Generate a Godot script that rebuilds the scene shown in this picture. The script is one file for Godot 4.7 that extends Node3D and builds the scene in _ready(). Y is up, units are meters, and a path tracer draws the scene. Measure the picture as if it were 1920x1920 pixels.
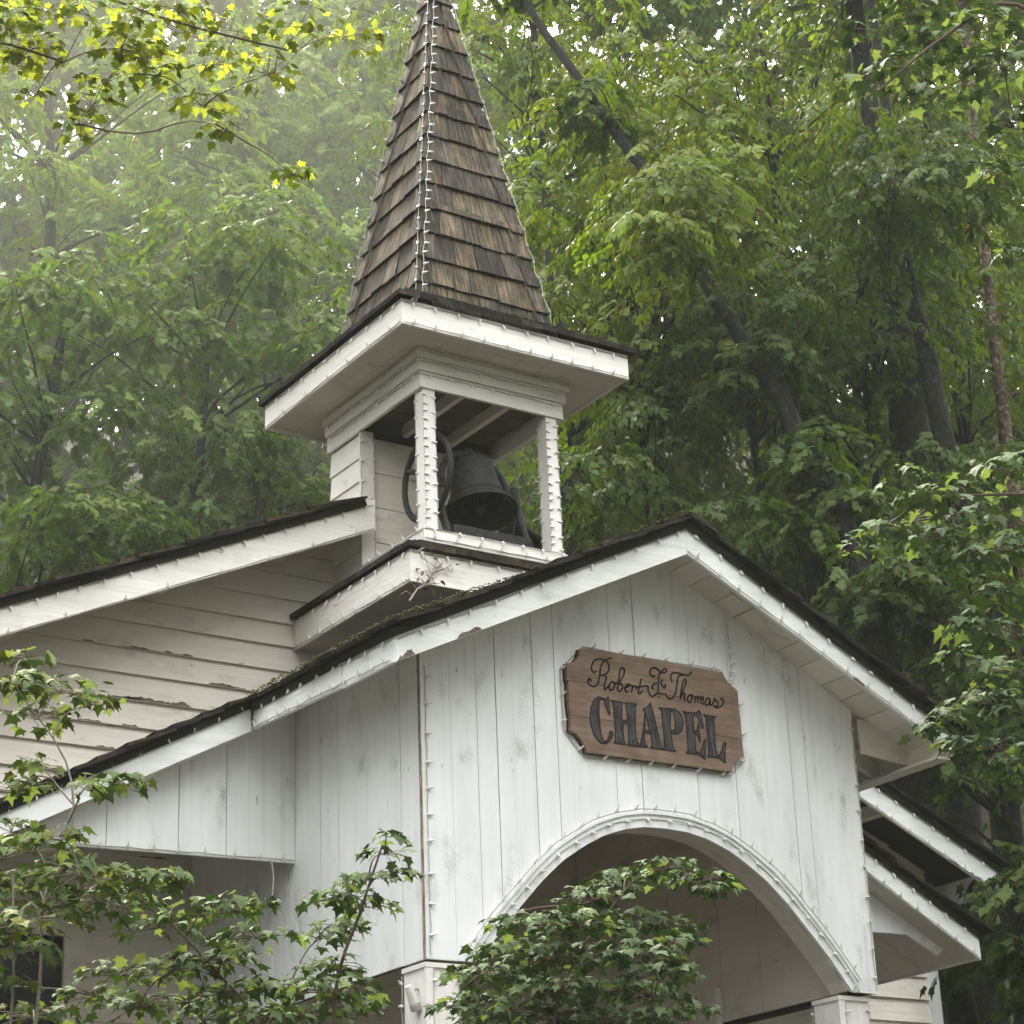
extends Node3D
# A white board chapel with a shingled steeple at the edge of a hazy wood.

const SIGN_SCRIPT = [
	[-521,194,-536,184,-552,188,-557,209,-550,238,-527,269,-494,283,-465,283,-440,280,-422,267,-413,245,-416,220,-434,193,-461,175,-486,170],
	[-387,303,-409,300,-432,287,-454,273,-475,243,-486,210,-491,178,-501,143,-512,111,-535,88,-564,84,-588,97,-594,115,-582,133,-570,127,-571,115],
	[-447,171,-440,158,-453,125,-463,93,-458,75,-445,86,-422,105],
	[-377,133,-394,139,-414,121,-423,95,-413,80,-394,84,-379,104,-375,127,-359,129],
	[-355,132,-338,166,-327,217,-315,244,-300,247,-288,235,-294,203,-316,169,-336,138,-353,105,-351,84,-337,79,-317,97,-310,123,-326,133,-337,129],
	[-298,109,-268,120,-251,134,-260,141,-282,127,-293,101,-286,83,-267,89],
	[-242,132,-227,131,-233,109,-240,86],
	[-232,115,-209,134,-198,126,-201,113],
	[-153,191,-161,165,-173,123,-184,97,-179,84,-160,94,-148,111],
	[-191,130,-161,136,-127,145,-101,147,-96,134,-106,126],
	[-35,230,-54,224,-72,237,-72,262,-50,284,-20,287,2,273,20,266,44,288,63,292,63,272,42,263,15,259,-1,238,-6,199,-13,154,-18,119,-42,94,-69,81,-90,91,-99,118],
	[-24,178,-51,168,-64,148,-58,133],
	[26,207,14,189,23,166,41,156,51,170,47,181],
	[-18,110,4,110,26,108],
	[-16,88,-11,83],
	[110,208,99,225,101,252,123,274,155,277,195,274,235,271,265,282,278,302],
	[203,267,166,255,155,220,143,171,127,122,105,93,80,83,57,93,45,118],
	[168,91,176,135,193,191,208,230,221,240,230,227,217,191,193,148,178,116,204,139,211,127,201,99,212,84],
	[264,137,244,128,229,103,240,81,260,90,271,118,264,136,284,130],
	[292,128,297,112,290,84],
	[294,105,312,130,322,122,315,87],
	[318,108,341,134,348,125,339,87],
	[343,108,361,134,369,125,357,86,373,88],
	[422,132,401,129,383,103,389,80,410,90,425,122,422,88,434,86],
	[436,87,453,109,468,140,474,123,493,109,494,96,476,83,455,86],
	[455,86,474,73,503,80,530,100,541,127,533,146,515,139]]
const SIGN_LETTERS = [
	[-428,-95,-442,-82,-460,-42,-469,0,-497,3,-509,-8,-515,-49,-517,-110,-515,-170,-512,-230,-500,-268,-483,-284,-461,-272,-445,-243,-436,-209,-418,-209,-411,-221,-424,-250,-447,-277,-470,-291,-491,-297,-519,-292,-550,-268,-572,-229,-587,-173,-591,-128,-580,-72,-560,-24,-536,3,-510,18,-482,12,-454,8,-434,29,-431,-7,-432,-53],
	[-418,7,-316,5,-327,-12,-334,-120,-287,-115,-288,-49,-292,-4,-302,5,-203,8,-215,-9,-224,-103,-226,-210,-218,-255,-201,-271,-206,-284,-297,-283,-284,-260,-284,-202,-283,-138,-326,-139,-329,-208,-326,-262,-315,-282,-408,-282,-395,-267,-391,-215,-393,-140,-394,-48,-400,-6],
	[-154,-17,-146,-19,-119,-3,-87,31,-73,-22,-56,-94,-40,-172,-26,-231,-13,-280,-111,-281,-91,-261,-100,-185,-117,-120,-140,-36],
	[-140,-55,-145,-123,-155,-186,-158,-232,-149,-259,-133,-279,-199,-281,-183,-244,-164,-181,-152,-124],
	[-153,-164,-108,-165,-103,-181,-155,-181],
	[-19,6,7,9,78,14,76,-18,67,-103,68,-164,74,-225,82,-264,99,-281,-15,-279,4,-264,10,-187,5,-110,3,-49,2,-5],
	[78,14,116,16,152,-2,172,-33,178,-76,165,-121,144,-146,109,-159,72,-158,73,-145,104,-135,110,-85,109,-29,100,-2,77,-5],
	[179,8,235,6,296,11,321,33,331,22,339,-21,349,-83,340,-96,328,-57,302,-10,272,-5,265,-21,264,-78,268,-121,293,-111,309,-63,314,-71,310,-119,315,-165,311,-190,304,-166,291,-140,271,-130,268,-186,270,-248,280,-268,299,-269,325,-232,349,-173,363,-165,353,-232,346,-307,323,-288,287,-278,185,-281,205,-265,207,-193,204,-101,201,-23,197,-5],
	[355,8,466,6,447,-7,442,-86,441,-165,443,-227,454,-269,469,-267,497,-220,516,-174,536,-166,522,-233,515,-312,490,-293,464,-280,366,-283,382,-265,383,-172,380,-79,376,-10]]
const SIGN_PLANKS = [
	[-642,332,-564,347,554,340,570,307,603,266,664,229,677,216,674,115,-748,100,-758,101,-754,217,-689,237,-658,275],
	[-748,97,674,112,681,12,681,-122,-745,-137,-753,-57],
	[-745,-139,680,-125,684,-235,683,-247,616,-280,585,-321,571,-367,-625,-373,-632,-349,-662,-296,-702,-258,-749,-244]]
const PADS_LEFT = [[-3.64,0.44,2.74,0.14,16], [-3.46,0.43,2.76,0.17,18], [-3.34,0.39,2.79,0.12,10], [-3.51,0.36,2.55,0.14,12], [-3.56,0.10,2.69,0.12,8], [-3.55,0.04,2.55,0.14,10], [-3.56,-0.14,3.29,0.09,8], [-3.34,-0.04,3.07,0.13,16], [-3.57,-0.14,2.51,0.14,16], [-3.57,-0.28,2.76,0.19,24], [-3.54,-0.38,2.57,0.17,22], [-3.55,-0.47,3.23,0.18,22], [-3.29,-0.44,3.10,0.16,20], [-3.22,-0.47,3.33,0.10,14], [-3.37,-0.51,2.98,0.19,22], [-3.53,-0.57,2.85,0.19,24], [-3.79,-0.68,3.15,0.16,22], [-3.72,-0.76,3.02,0.16,18], [-3.72,-0.88,2.97,0.14,10], [-3.48,-0.93,2.60,0.17,16], [-3.62,-0.46,2.63,0.14,16], [-3.61,-0.30,3.15,0.11,8], [-3.58,0.60,2.63,0.10,8]]
const PADS_MIDDLE = [[-3.15,-0.47,2.75,0.17,14], [-2.88,-0.50,2.53,0.17,16], [-2.87,-0.53,2.95,0.19,20], [-2.78,-0.51,3.11,0.14,14], [-2.45,-0.53,2.60,0.18,18], [-2.77,-0.71,2.94,0.19,20], [-2.94,-0.74,2.83,0.19,20], [-2.89,-0.66,2.22,0.21,18], [-3.03,-0.76,2.21,0.15,14], [-3.04,-0.88,2.69,0.17,14], [-2.67,-0.79,2.38,0.18,18], [-2.61,-0.82,2.77,0.20,22], [-2.39,-0.79,2.80,0.20,22], [-2.40,-0.86,3.20,0.19,24], [-2.07,-0.84,2.80,0.15,18], [-2.35,-0.91,2.82,0.20,22], [-2.18,-0.53,2.70,0.13,12], [-2.13,-0.49,2.80,0.13,12], [-2.31,-0.46,3.18,0.12,12], [-2.38,-0.45,3.08,0.10,8], [-2.28,-0.40,3.31,0.11,10], [-2.23,-0.29,3.36,0.10,8], [-2.24,-0.23,3.42,0.06,5], [-2.10,-0.36,3.32,0.07,5], [-2.11,-0.45,3.06,0.10,10], [-2.69,-0.98,3.17,0.17,18], [-2.70,-0.90,2.60,0.18,14], [-2.35,-0.73,3.12,0.12,12]]
const PADS_ARCH = [[-0.55,-0.16,3.14,0.16,22], [-0.47,-0.14,2.77,0.20,26], [-0.35,-0.19,3.13,0.14,20], [-0.36,-0.26,3.26,0.08,10], [-0.78,-0.27,2.84,0.16,22], [-0.64,-0.18,2.75,0.14,16], [-1.14,-0.44,2.96,0.19,26], [-0.91,-0.29,2.34,0.14,14], [-1.01,-0.46,3.08,0.21,30], [-0.53,-0.35,2.79,0.19,26], [-0.34,-0.37,2.84,0.17,22], [-0.65,-0.55,3.32,0.11,14], [-1.03,-0.45,2.42,0.17,22], [-1.05,-0.56,2.76,0.22,30], [-0.77,-0.54,2.77,0.22,30], [-0.82,-0.60,3.22,0.19,26], [-0.71,-0.69,3.26,0.16,22], [-1.35,-0.64,2.72,0.16,22], [-0.93,-0.58,2.35,0.20,28], [-1.04,-0.73,2.91,0.21,32], [-0.62,-0.68,2.72,0.22,30], [-0.38,-0.69,2.73,0.20,26], [-1.11,-0.68,2.24,0.14,18], [-1.39,-0.77,2.55,0.11,12], [-1.18,-0.80,2.68,0.19,26], [-0.93,-0.83,2.71,0.22,28], [-0.64,-0.80,2.69,0.22,28], [-0.71,-0.88,3.21,0.16,20], [-0.31,-0.78,2.93,0.11,12], [-1.12,-0.78,2.35,0.11,12]]
const PADS_RIGHT = [[2.55,2.62,1.33,0.14,10], [2.03,2.38,2.09,0.15,12], [2.90,2.82,1.44,0.20,14], [2.37,2.60,2.24,0.20,16], [2.71,2.78,2.14,0.20,16], [2.69,3.02,1.75,0.14,8], [3.38,3.14,1.80,0.25,20], [3.04,2.91,2.35,0.20,18], [3.44,2.87,1.84,0.25,20], [2.92,2.64,2.00,0.21,14], [2.55,2.45,2.06,0.17,10], [2.96,2.35,2.33,0.24,18], [2.65,2.24,2.31,0.17,10], [2.68,1.95,2.46,0.20,14], [2.58,1.78,2.30,0.17,14], [3.16,1.90,1.96,0.24,20], [3.48,1.75,1.76,0.21,18], [2.62,1.51,2.31,0.20,18], [2.40,1.57,2.32,0.12,8], [3.25,1.58,1.62,0.21,18], [2.70,1.33,1.87,0.17,14], [2.49,1.23,1.89,0.12,8], [2.79,1.26,2.32,0.20,18], [2.96,1.17,1.96,0.21,16], [2.98,1.25,1.66,0.14,10], [2.94,1.02,2.13,0.17,12]]
const PADS_ABOVE_RIGHT = [[3.68,6.52,2.31,0.28,20], [3.14,6.17,2.44,0.27,20], [3.64,6.73,1.62,0.25,18], [2.70,5.88,2.18,0.20,14], [3.64,6.18,2.19,0.25,18], [3.68,6.35,1.75,0.25,16], [2.88,5.69,2.17,0.20,12], [3.86,5.85,2.02,0.21,14], [3.32,6.87,1.36,0.22,12], [3.58,5.40,1.96,0.18,10], [3.36,6.88,1.60,0.22,14], [2.51,5.86,1.95,0.17,8], [3.47,4.65,2.16,0.14,7], [3.20,5.09,2.36,0.10,6], [2.94,6.81,1.24,0.18,8]]
const PADS_ABOVE_LEFT = [[-1.85,7.68,-2.91,0.23,20], [-1.61,7.59,-2.96,0.23,20], [-1.53,7.86,-3.64,0.20,16], [-1.68,8.32,-3.54,0.24,18], [-1.34,8.35,-3.48,0.24,16], [-1.26,7.87,-2.73,0.23,14], [-1.03,7.59,-2.62,0.21,16], [-0.74,7.66,-2.75,0.22,16], [-0.78,7.32,-2.44,0.17,12], [-1.21,7.15,-2.47,0.19,12], [-1.26,7.00,-2.66,0.19,14], [-1.43,6.65,-2.43,0.15,10], [-0.98,7.70,-2.43,0.23,14], [-0.37,8.09,-2.85,0.28,14], [-0.13,7.75,-2.65,0.24,14], [-0.43,7.12,-2.40,0.21,14], [-0.25,7.70,-2.11,0.27,14], [-0.15,7.18,-1.83,0.23,12], [-0.55,6.49,-1.76,0.15,9], [0.02,7.56,-1.62,0.27,14], [0.25,6.56,-2.16,0.12,10], [0.62,7.89,-2.02,0.28,14], [-0.74,7.82,-2.25,0.23,12], [-1.49,7.39,-3.33,0.12,6]]

const RIDGE_X := 1.86          # the ridge of the porch and of the nave
var M := {}
var rng := RandomNumberGenerator.new()
var chapel: Node3D
var bulb_mesh: ArrayMesh
var taken := {}

# ------------------------------------------------------------------ helpers
func new_st() -> SurfaceTool:
	var st := SurfaceTool.new()
	st.begin(Mesh.PRIMITIVE_TRIANGLES)
	return st

func tri(st: SurfaceTool, a: Vector3, b: Vector3, c: Vector3, out: Vector3) -> void:
	var n := (b - a).cross(c - a)
	if n.length_squared() < 1e-14:
		return
	n = n.normalized()
	if n.dot(out) > 0.0:
		st.set_normal(n); st.add_vertex(a)
		st.set_normal(n); st.add_vertex(c)
		st.set_normal(n); st.add_vertex(b)
	else:
		st.set_normal(-n); st.add_vertex(a)
		st.set_normal(-n); st.add_vertex(b)
		st.set_normal(-n); st.add_vertex(c)

func quad(st: SurfaceTool, a: Vector3, b: Vector3, c: Vector3, d: Vector3, out: Vector3) -> void:
	tri(st, a, b, c, out)
	tri(st, a, c, d, out)

# eight corners: p[0..3] one face in ring order, p[4..7] the face across from it
func hexa(st: SurfaceTool, p: Array) -> void:
	var m := Vector3.ZERO
	for v in p:
		m += v
	m /= 8.0
	for f in [[0, 1, 2, 3], [4, 5, 6, 7], [0, 1, 5, 4], [1, 2, 6, 5], [2, 3, 7, 6], [3, 0, 4, 7]]:
		var c: Vector3 = (p[f[0]] + p[f[1]] + p[f[2]] + p[f[3]]) / 4.0
		quad(st, p[f[0]], p[f[1]], p[f[2]], p[f[3]], c - m)

func box(st: SurfaceTool, lo: Vector3, hi: Vector3) -> void:
	hexa(st, [Vector3(lo.x, lo.y, lo.z), Vector3(hi.x, lo.y, lo.z), Vector3(hi.x, lo.y, hi.z), Vector3(lo.x, lo.y, hi.z),
		Vector3(lo.x, hi.y, lo.z), Vector3(hi.x, hi.y, lo.z), Vector3(hi.x, hi.y, hi.z), Vector3(lo.x, hi.y, hi.z)])

# a board whose outer lower edge runs from p to q, h high (plumb), t thick towards inwards
func board(st: SurfaceTool, p: Vector3, q: Vector3, h: float, t: Vector3, h2: float = -1.0) -> void:
	var u := Vector3(0, h, 0)
	var w := Vector3(0, h if h2 < 0.0 else h2, 0)
	hexa(st, [p, q, q + t, p + t, p + u, q + w, q + w + t, p + u + t])

# a flat polygon (u, v) pushed back by depth along -z of xf
func prism(st: SurfaceTool, poly: PackedVector2Array, depth: float, xf: Transform3D) -> void:
	var idx := Geometry2D.triangulate_polygon(poly)
	var n := poly.size()
	for k in range(0, idx.size(), 3):
		var a := poly[idx[k]]; var b := poly[idx[k + 1]]; var c := poly[idx[k + 2]]
		tri(st, xf * Vector3(a.x, a.y, 0), xf * Vector3(b.x, b.y, 0), xf * Vector3(c.x, c.y, 0), xf.basis.z)
		tri(st, xf * Vector3(a.x, a.y, -depth), xf * Vector3(b.x, b.y, -depth), xf * Vector3(c.x, c.y, -depth), -xf.basis.z)
	var ccw := not Geometry2D.is_polygon_clockwise(poly)
	for k in n:
		var a := poly[k]; var b := poly[(k + 1) % n]
		var e := b - a
		var o := Vector2(e.y, -e.x) if ccw else Vector2(-e.y, e.x)
		quad(st, xf * Vector3(a.x, a.y, 0), xf * Vector3(b.x, b.y, 0), xf * Vector3(b.x, b.y, -depth), xf * Vector3(a.x, a.y, -depth), xf.basis * Vector3(o.x, o.y, 0))

func tube(st: SurfaceTool, pts: PackedVector3Array, radii: PackedFloat32Array, sides: int, smooth := true) -> void:
	var n := pts.size()
	var rings := []
	var ref := Vector3(0.31, 0.17, 0.93)
	for i in n:
		var d := (pts[mini(i + 1, n - 1)] - pts[maxi(i - 1, 0)]).normalized()
		if absf(d.dot(ref)) > 0.98:
			ref = Vector3(0.9, 0.3, -0.3)
		var s := d.cross(ref).normalized()
		var t := s.cross(d).normalized()
		ref = t
		var ring := []
		for k in sides:
			var a := TAU * k / sides
			ring.append([s * cos(a) + t * sin(a), radii[mini(i, radii.size() - 1)]])
		rings.append(ring)
	for i in n - 1:
		for k in sides:
			var k2 := (k + 1) % sides
			var A: Vector3 = rings[i][k][0]; var B: Vector3 = rings[i][k2][0]
			var C: Vector3 = rings[i + 1][k2][0]; var D: Vector3 = rings[i + 1][k][0]
			var pa: Vector3 = pts[i] + A * float(rings[i][k][1]); var pb: Vector3 = pts[i] + B * float(rings[i][k2][1])
			var pc: Vector3 = pts[i + 1] + C * float(rings[i + 1][k2][1]); var pd: Vector3 = pts[i + 1] + D * float(rings[i + 1][k][1])
			var fl := (pb - pa).cross(pc - pa).dot(A + B) > 0.0
			var q := [[pa, A], [pb, B], [pc, C], [pa, A], [pc, C], [pd, D]]
			if fl:
				q = [[pa, A], [pc, C], [pb, B], [pa, A], [pd, D], [pc, C]]
			for v in q:
				st.set_normal(v[1]); st.add_vertex(v[0])
	for e in [0, n - 1]:
		var nn := (pts[0] - pts[1]).normalized() if e == 0 else (pts[n - 1] - pts[n - 2]).normalized()
		for k in sides:
			tri(st, pts[e], pts[e] + rings[e][k][0] * rings[e][k][1], pts[e] + rings[e][(k + 1) % sides][0] * rings[e][(k + 1) % sides][1], nn)

# a profile (r, y) turned round the y axis of xf
func lathe(st: SurfaceTool, prof: Array, sides: int, xf: Transform3D) -> void:
	for i in prof.size() - 1:
		var a: Vector2 = prof[i]; var b: Vector2 = prof[i + 1]
		var e := b - a
		var nr := Vector2(e.y, -e.x).normalized()
		for k in sides:
			var t0 := TAU * k / sides; var t1 := TAU * (k + 1) / sides
			var d0 := Vector3(cos(t0), 0, sin(t0)); var d1 := Vector3(cos(t1), 0, sin(t1))
			var n0 := (xf.basis * (d0 * nr.x + Vector3(0, nr.y, 0))).normalized()
			var n1 := (xf.basis * (d1 * nr.x + Vector3(0, nr.y, 0))).normalized()
			var v := [[xf * (d0 * a.x + Vector3(0, a.y, 0)), n0], [xf * (d1 * a.x + Vector3(0, a.y, 0)), n1], [xf * (d1 * b.x + Vector3(0, b.y, 0)), n1], [xf * (d0 * b.x + Vector3(0, b.y, 0)), n0]]
			var pa: Vector3 = v[0][0]; var pb: Vector3 = v[1][0]; var pc: Vector3 = v[2][0]
			if (pb - pa).length() < 1e-6:
				pb = v[3][0]
			var order := [0, 1, 2, 0, 2, 3]
			if (v[2][0] - v[0][0]).cross(v[3][0] - v[1][0]).dot(n0) < 0.0:
				order = [0, 1, 2, 0, 2, 3]
			else:
				order = [0, 2, 1, 0, 3, 2]
			for o in order:
				st.set_normal(v[o][1]); st.add_vertex(v[o][0])

func numbered(called: String) -> String:
	if not taken.has(called):
		taken[called] = 0
		return called
	taken[called] += 1
	return "%s_%03d" % [called, taken[called]]

func tag(o: Node, label: String, category: String, group := "", kind := "") -> void:
	if label != "":
		o.set_meta("label", label)
	if category != "":
		o.set_meta("category", category)
	if group != "":
		o.set_meta("group", group)
	if kind != "":
		o.set_meta("kind", kind)

func thing(called: String, label: String, category: String, at := Vector3.ZERO, group := "") -> Node3D:
	var o := Node3D.new()
	o.name = numbered(called)
	add_child(o)
	o.position = at
	tag(o, label, category, group)
	return o

func part(st: SurfaceTool, called: String, mat: Material, parent: Node, kind := "") -> MeshInstance3D:
	return part_mesh(st.commit(), called, mat, parent, kind)

func part_mesh(mesh: Mesh, called: String, mat: Material, parent: Node, kind := "") -> MeshInstance3D:
	var o := MeshInstance3D.new()
	o.mesh = mesh
	o.material_override = mat
	if parent == self:
		o.name = numbered(called)
		add_child(o)
	else:
		o.name = called
		parent.add_child(o, true)
	if kind != "":
		o.set_meta("kind", kind)
	return o

func hold(called: String, parent: Node) -> Node3D:
	var o := Node3D.new()
	o.name = called
	parent.add_child(o, true)
	return o

func lin(r: float, g: float, b: float) -> Color:
	return Color(r, g, b).linear_to_srgb()

# ------------------------------------------------------------------ materials
func noise(sd: int, freq: float, oct := 4) -> FastNoiseLite:
	var n := FastNoiseLite.new()
	n.seed = sd
	n.frequency = freq
	n.noise_type = FastNoiseLite.TYPE_SIMPLEX_SMOOTH
	n.fractal_octaves = oct
	return n

# old white paint over boards; along = 1: grain runs up the picture, 0: across it
func paint_image(sd: int, along: int, base: Color, wear: float) -> ImageTexture:
	var size := 1024
	var img := Image.create(size, size, false, Image.FORMAT_RGB8)
	var grain := noise(sd, 0.02, 3)
	var coarse := noise(sd + 1, 0.006, 4)
	var speck := noise(sd + 2, 0.11, 2)
	var patch := noise(sd + 3, 0.009, 3)
	var flake := noise(sd + 4, 0.03, 4)
	for y in size:
		for x in size:
			var u := float(x); var v := float(y)
			var s := u if along == 1 else v
			var l := v if along == 1 else u
			var g := grain.get_noise_2d(s * 3.0, l * 0.12)
			var c := coarse.get_noise_2d(s * 1.5, l * 0.5)
			var k := 1.0 + 0.014 * g + 0.045 * c
			var p := patch.get_noise_2d(s * 1.3, l * 0.6)
			var m := clampf((p - 0.10) * 1.6, 0.0, 1.0) * clampf((speck.get_noise_2d(s * 2.6, l * 1.6) * 0.6 + flake.get_noise_2d(s, l * 0.5 + 500.0) + 0.1) * 1.3, 0.0, 1.0) * wear
			var st := clampf((grain.get_noise_2d(s * 2.2 + 900.0, l * 0.05 + 400.0) - 0.34) * 2.0, 0.0, 1.0) * wear * 0.22
			var f := clampf((flake.get_noise_2d(s * 1.8, l * 0.35 + 77.0) - 0.62) * 9.0, 0.0, 1.0) * wear
			var col := Color(base.r * k, base.g * k, base.b * k)
			col = col.lerp(Color(0.52, 0.52, 0.50), m * 0.55)
			col = col.lerp(Color(0.66, 0.645, 0.61), st)
			col = col.lerp(Color(0.47, 0.42, 0.37), f * 0.75)
			img.set_pixel(x, y, col)
	return ImageTexture.create_from_image(img)

func wood_image(sd: int, along: int, dark: Color, light: Color, streak: float, stain := 0.0) -> ImageTexture:
	var size := 512
	var img := Image.create(size, size, false, Image.FORMAT_RGB8)
	var grain := noise(sd, 0.045, 4)
	var broad := noise(sd + 5, 0.008, 3)
	var fine := noise(sd + 9, 0.16, 2)
	for y in size:
		for x in size:
			var s := float(x) if along == 1 else float(y)
			var l := float(y) if along == 1 else float(x)
			var g := grain.get_noise_2d(s * 1.6, l * 0.10) * 0.9 + fine.get_noise_2d(s * 1.3, l * 0.10) * 0.5
			var b := broad.get_noise_2d(s * 1.2, l * 0.8)
			var col := dark.lerp(light, clampf(0.45 + g * streak + b * 0.5, 0.0, 1.0))
			if stain > 0.0:
				var q := clampf((broad.get_noise_2d(s * 1.7 + 300.0, l * 1.2 + 90.0) - 0.08) * 3.0, 0.0, 1.0) * clampf(0.5 + fine.get_noise_2d(s, l), 0.0, 1.0)
				col = col.lerp(Color(0.20, 0.205, 0.165), q * stain)
			img.set_pixel(x, y, col)
	return ImageTexture.create_from_image(img)

func bark_image(sd: int) -> ImageTexture:
	var size := 512
	var img := Image.create(size, size, false, Image.FORMAT_RGB8)
	var ridge := noise(sd, 0.03, 4)
	ridge.fractal_type = FastNoiseLite.FRACTAL_RIDGED
	var lich := noise(sd + 3, 0.02, 4)
	for y in size:
		for x in size:
			var r := ridge.get_noise_2d(x * 1.5, y * 0.35) * 0.5 + 0.5
			var l := clampf((lich.get_noise_2d(x, y) - 0.22) * 4.0, 0.0, 1.0)
			var c := Color(0.045, 0.042, 0.036).lerp(Color(0.20, 0.185, 0.16), r * r)
			img.set_pixel(x, y, c.lerp(Color(0.34, 0.35, 0.30), l * 0.4))
	return ImageTexture.create_from_image(img)

func ground_image(sd: int, a: Color, b: Color) -> ImageTexture:
	var size := 512
	var img := Image.create(size, size, false, Image.FORMAT_RGB8)
	var n1 := noise(sd, 0.02, 4); var n2 := noise(sd + 1, 0.2, 2)
	for y in size:
		for x in size:
			img.set_pixel(x, y, a.lerp(b, clampf(0.5 + n1.get_noise_2d(x, y) * 0.8 + n2.get_noise_2d(x, y) * 0.5, 0.0, 1.0)))
	return ImageTexture.create_from_image(img)

func mat(tex: Texture2D, scale: Vector3, rough: float, tint := Color.WHITE, bump: Texture2D = null) -> StandardMaterial3D:
	var m := StandardMaterial3D.new()
	m.albedo_color = tint
	m.roughness = rough
	m.metallic_specular = 0.35
	if tex:
		m.albedo_texture = tex
		m.uv1_triplanar = true
		m.uv1_world_triplanar = true
		m.uv1_triplanar_sharpness = 8.0
		m.uv1_scale = scale
	if bump:
		m.normal_enabled = true
		m.normal_texture = bump
	return m

func bump_tex(sd: int, fx: float, fy: float, strength: float) -> ImageTexture:
	var size := 512
	var img := Image.create(size, size, false, Image.FORMAT_L8)
	var n := noise(sd, 0.05, 4)
	for y in size:
		for x in size:
			var v := clampf(0.5 + 0.5 * n.get_noise_2d(x * fx, y * fy), 0.0, 1.0)
			img.set_pixel(x, y, Color(v, v, v))
	img.convert(Image.FORMAT_RGBA8)
	img.bump_map_to_normal_map(strength)
	return ImageTexture.create_from_image(img)

func leaf_material(rough: float, back: Color) -> StandardMaterial3D:
	var m := StandardMaterial3D.new()
	m.vertex_color_use_as_albedo = true
	m.roughness = rough
	m.metallic_specular = 0.25
	m.cull_mode = BaseMaterial3D.CULL_DISABLED
	m.backlight_enabled = true
	m.backlight = back
	return m

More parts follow.
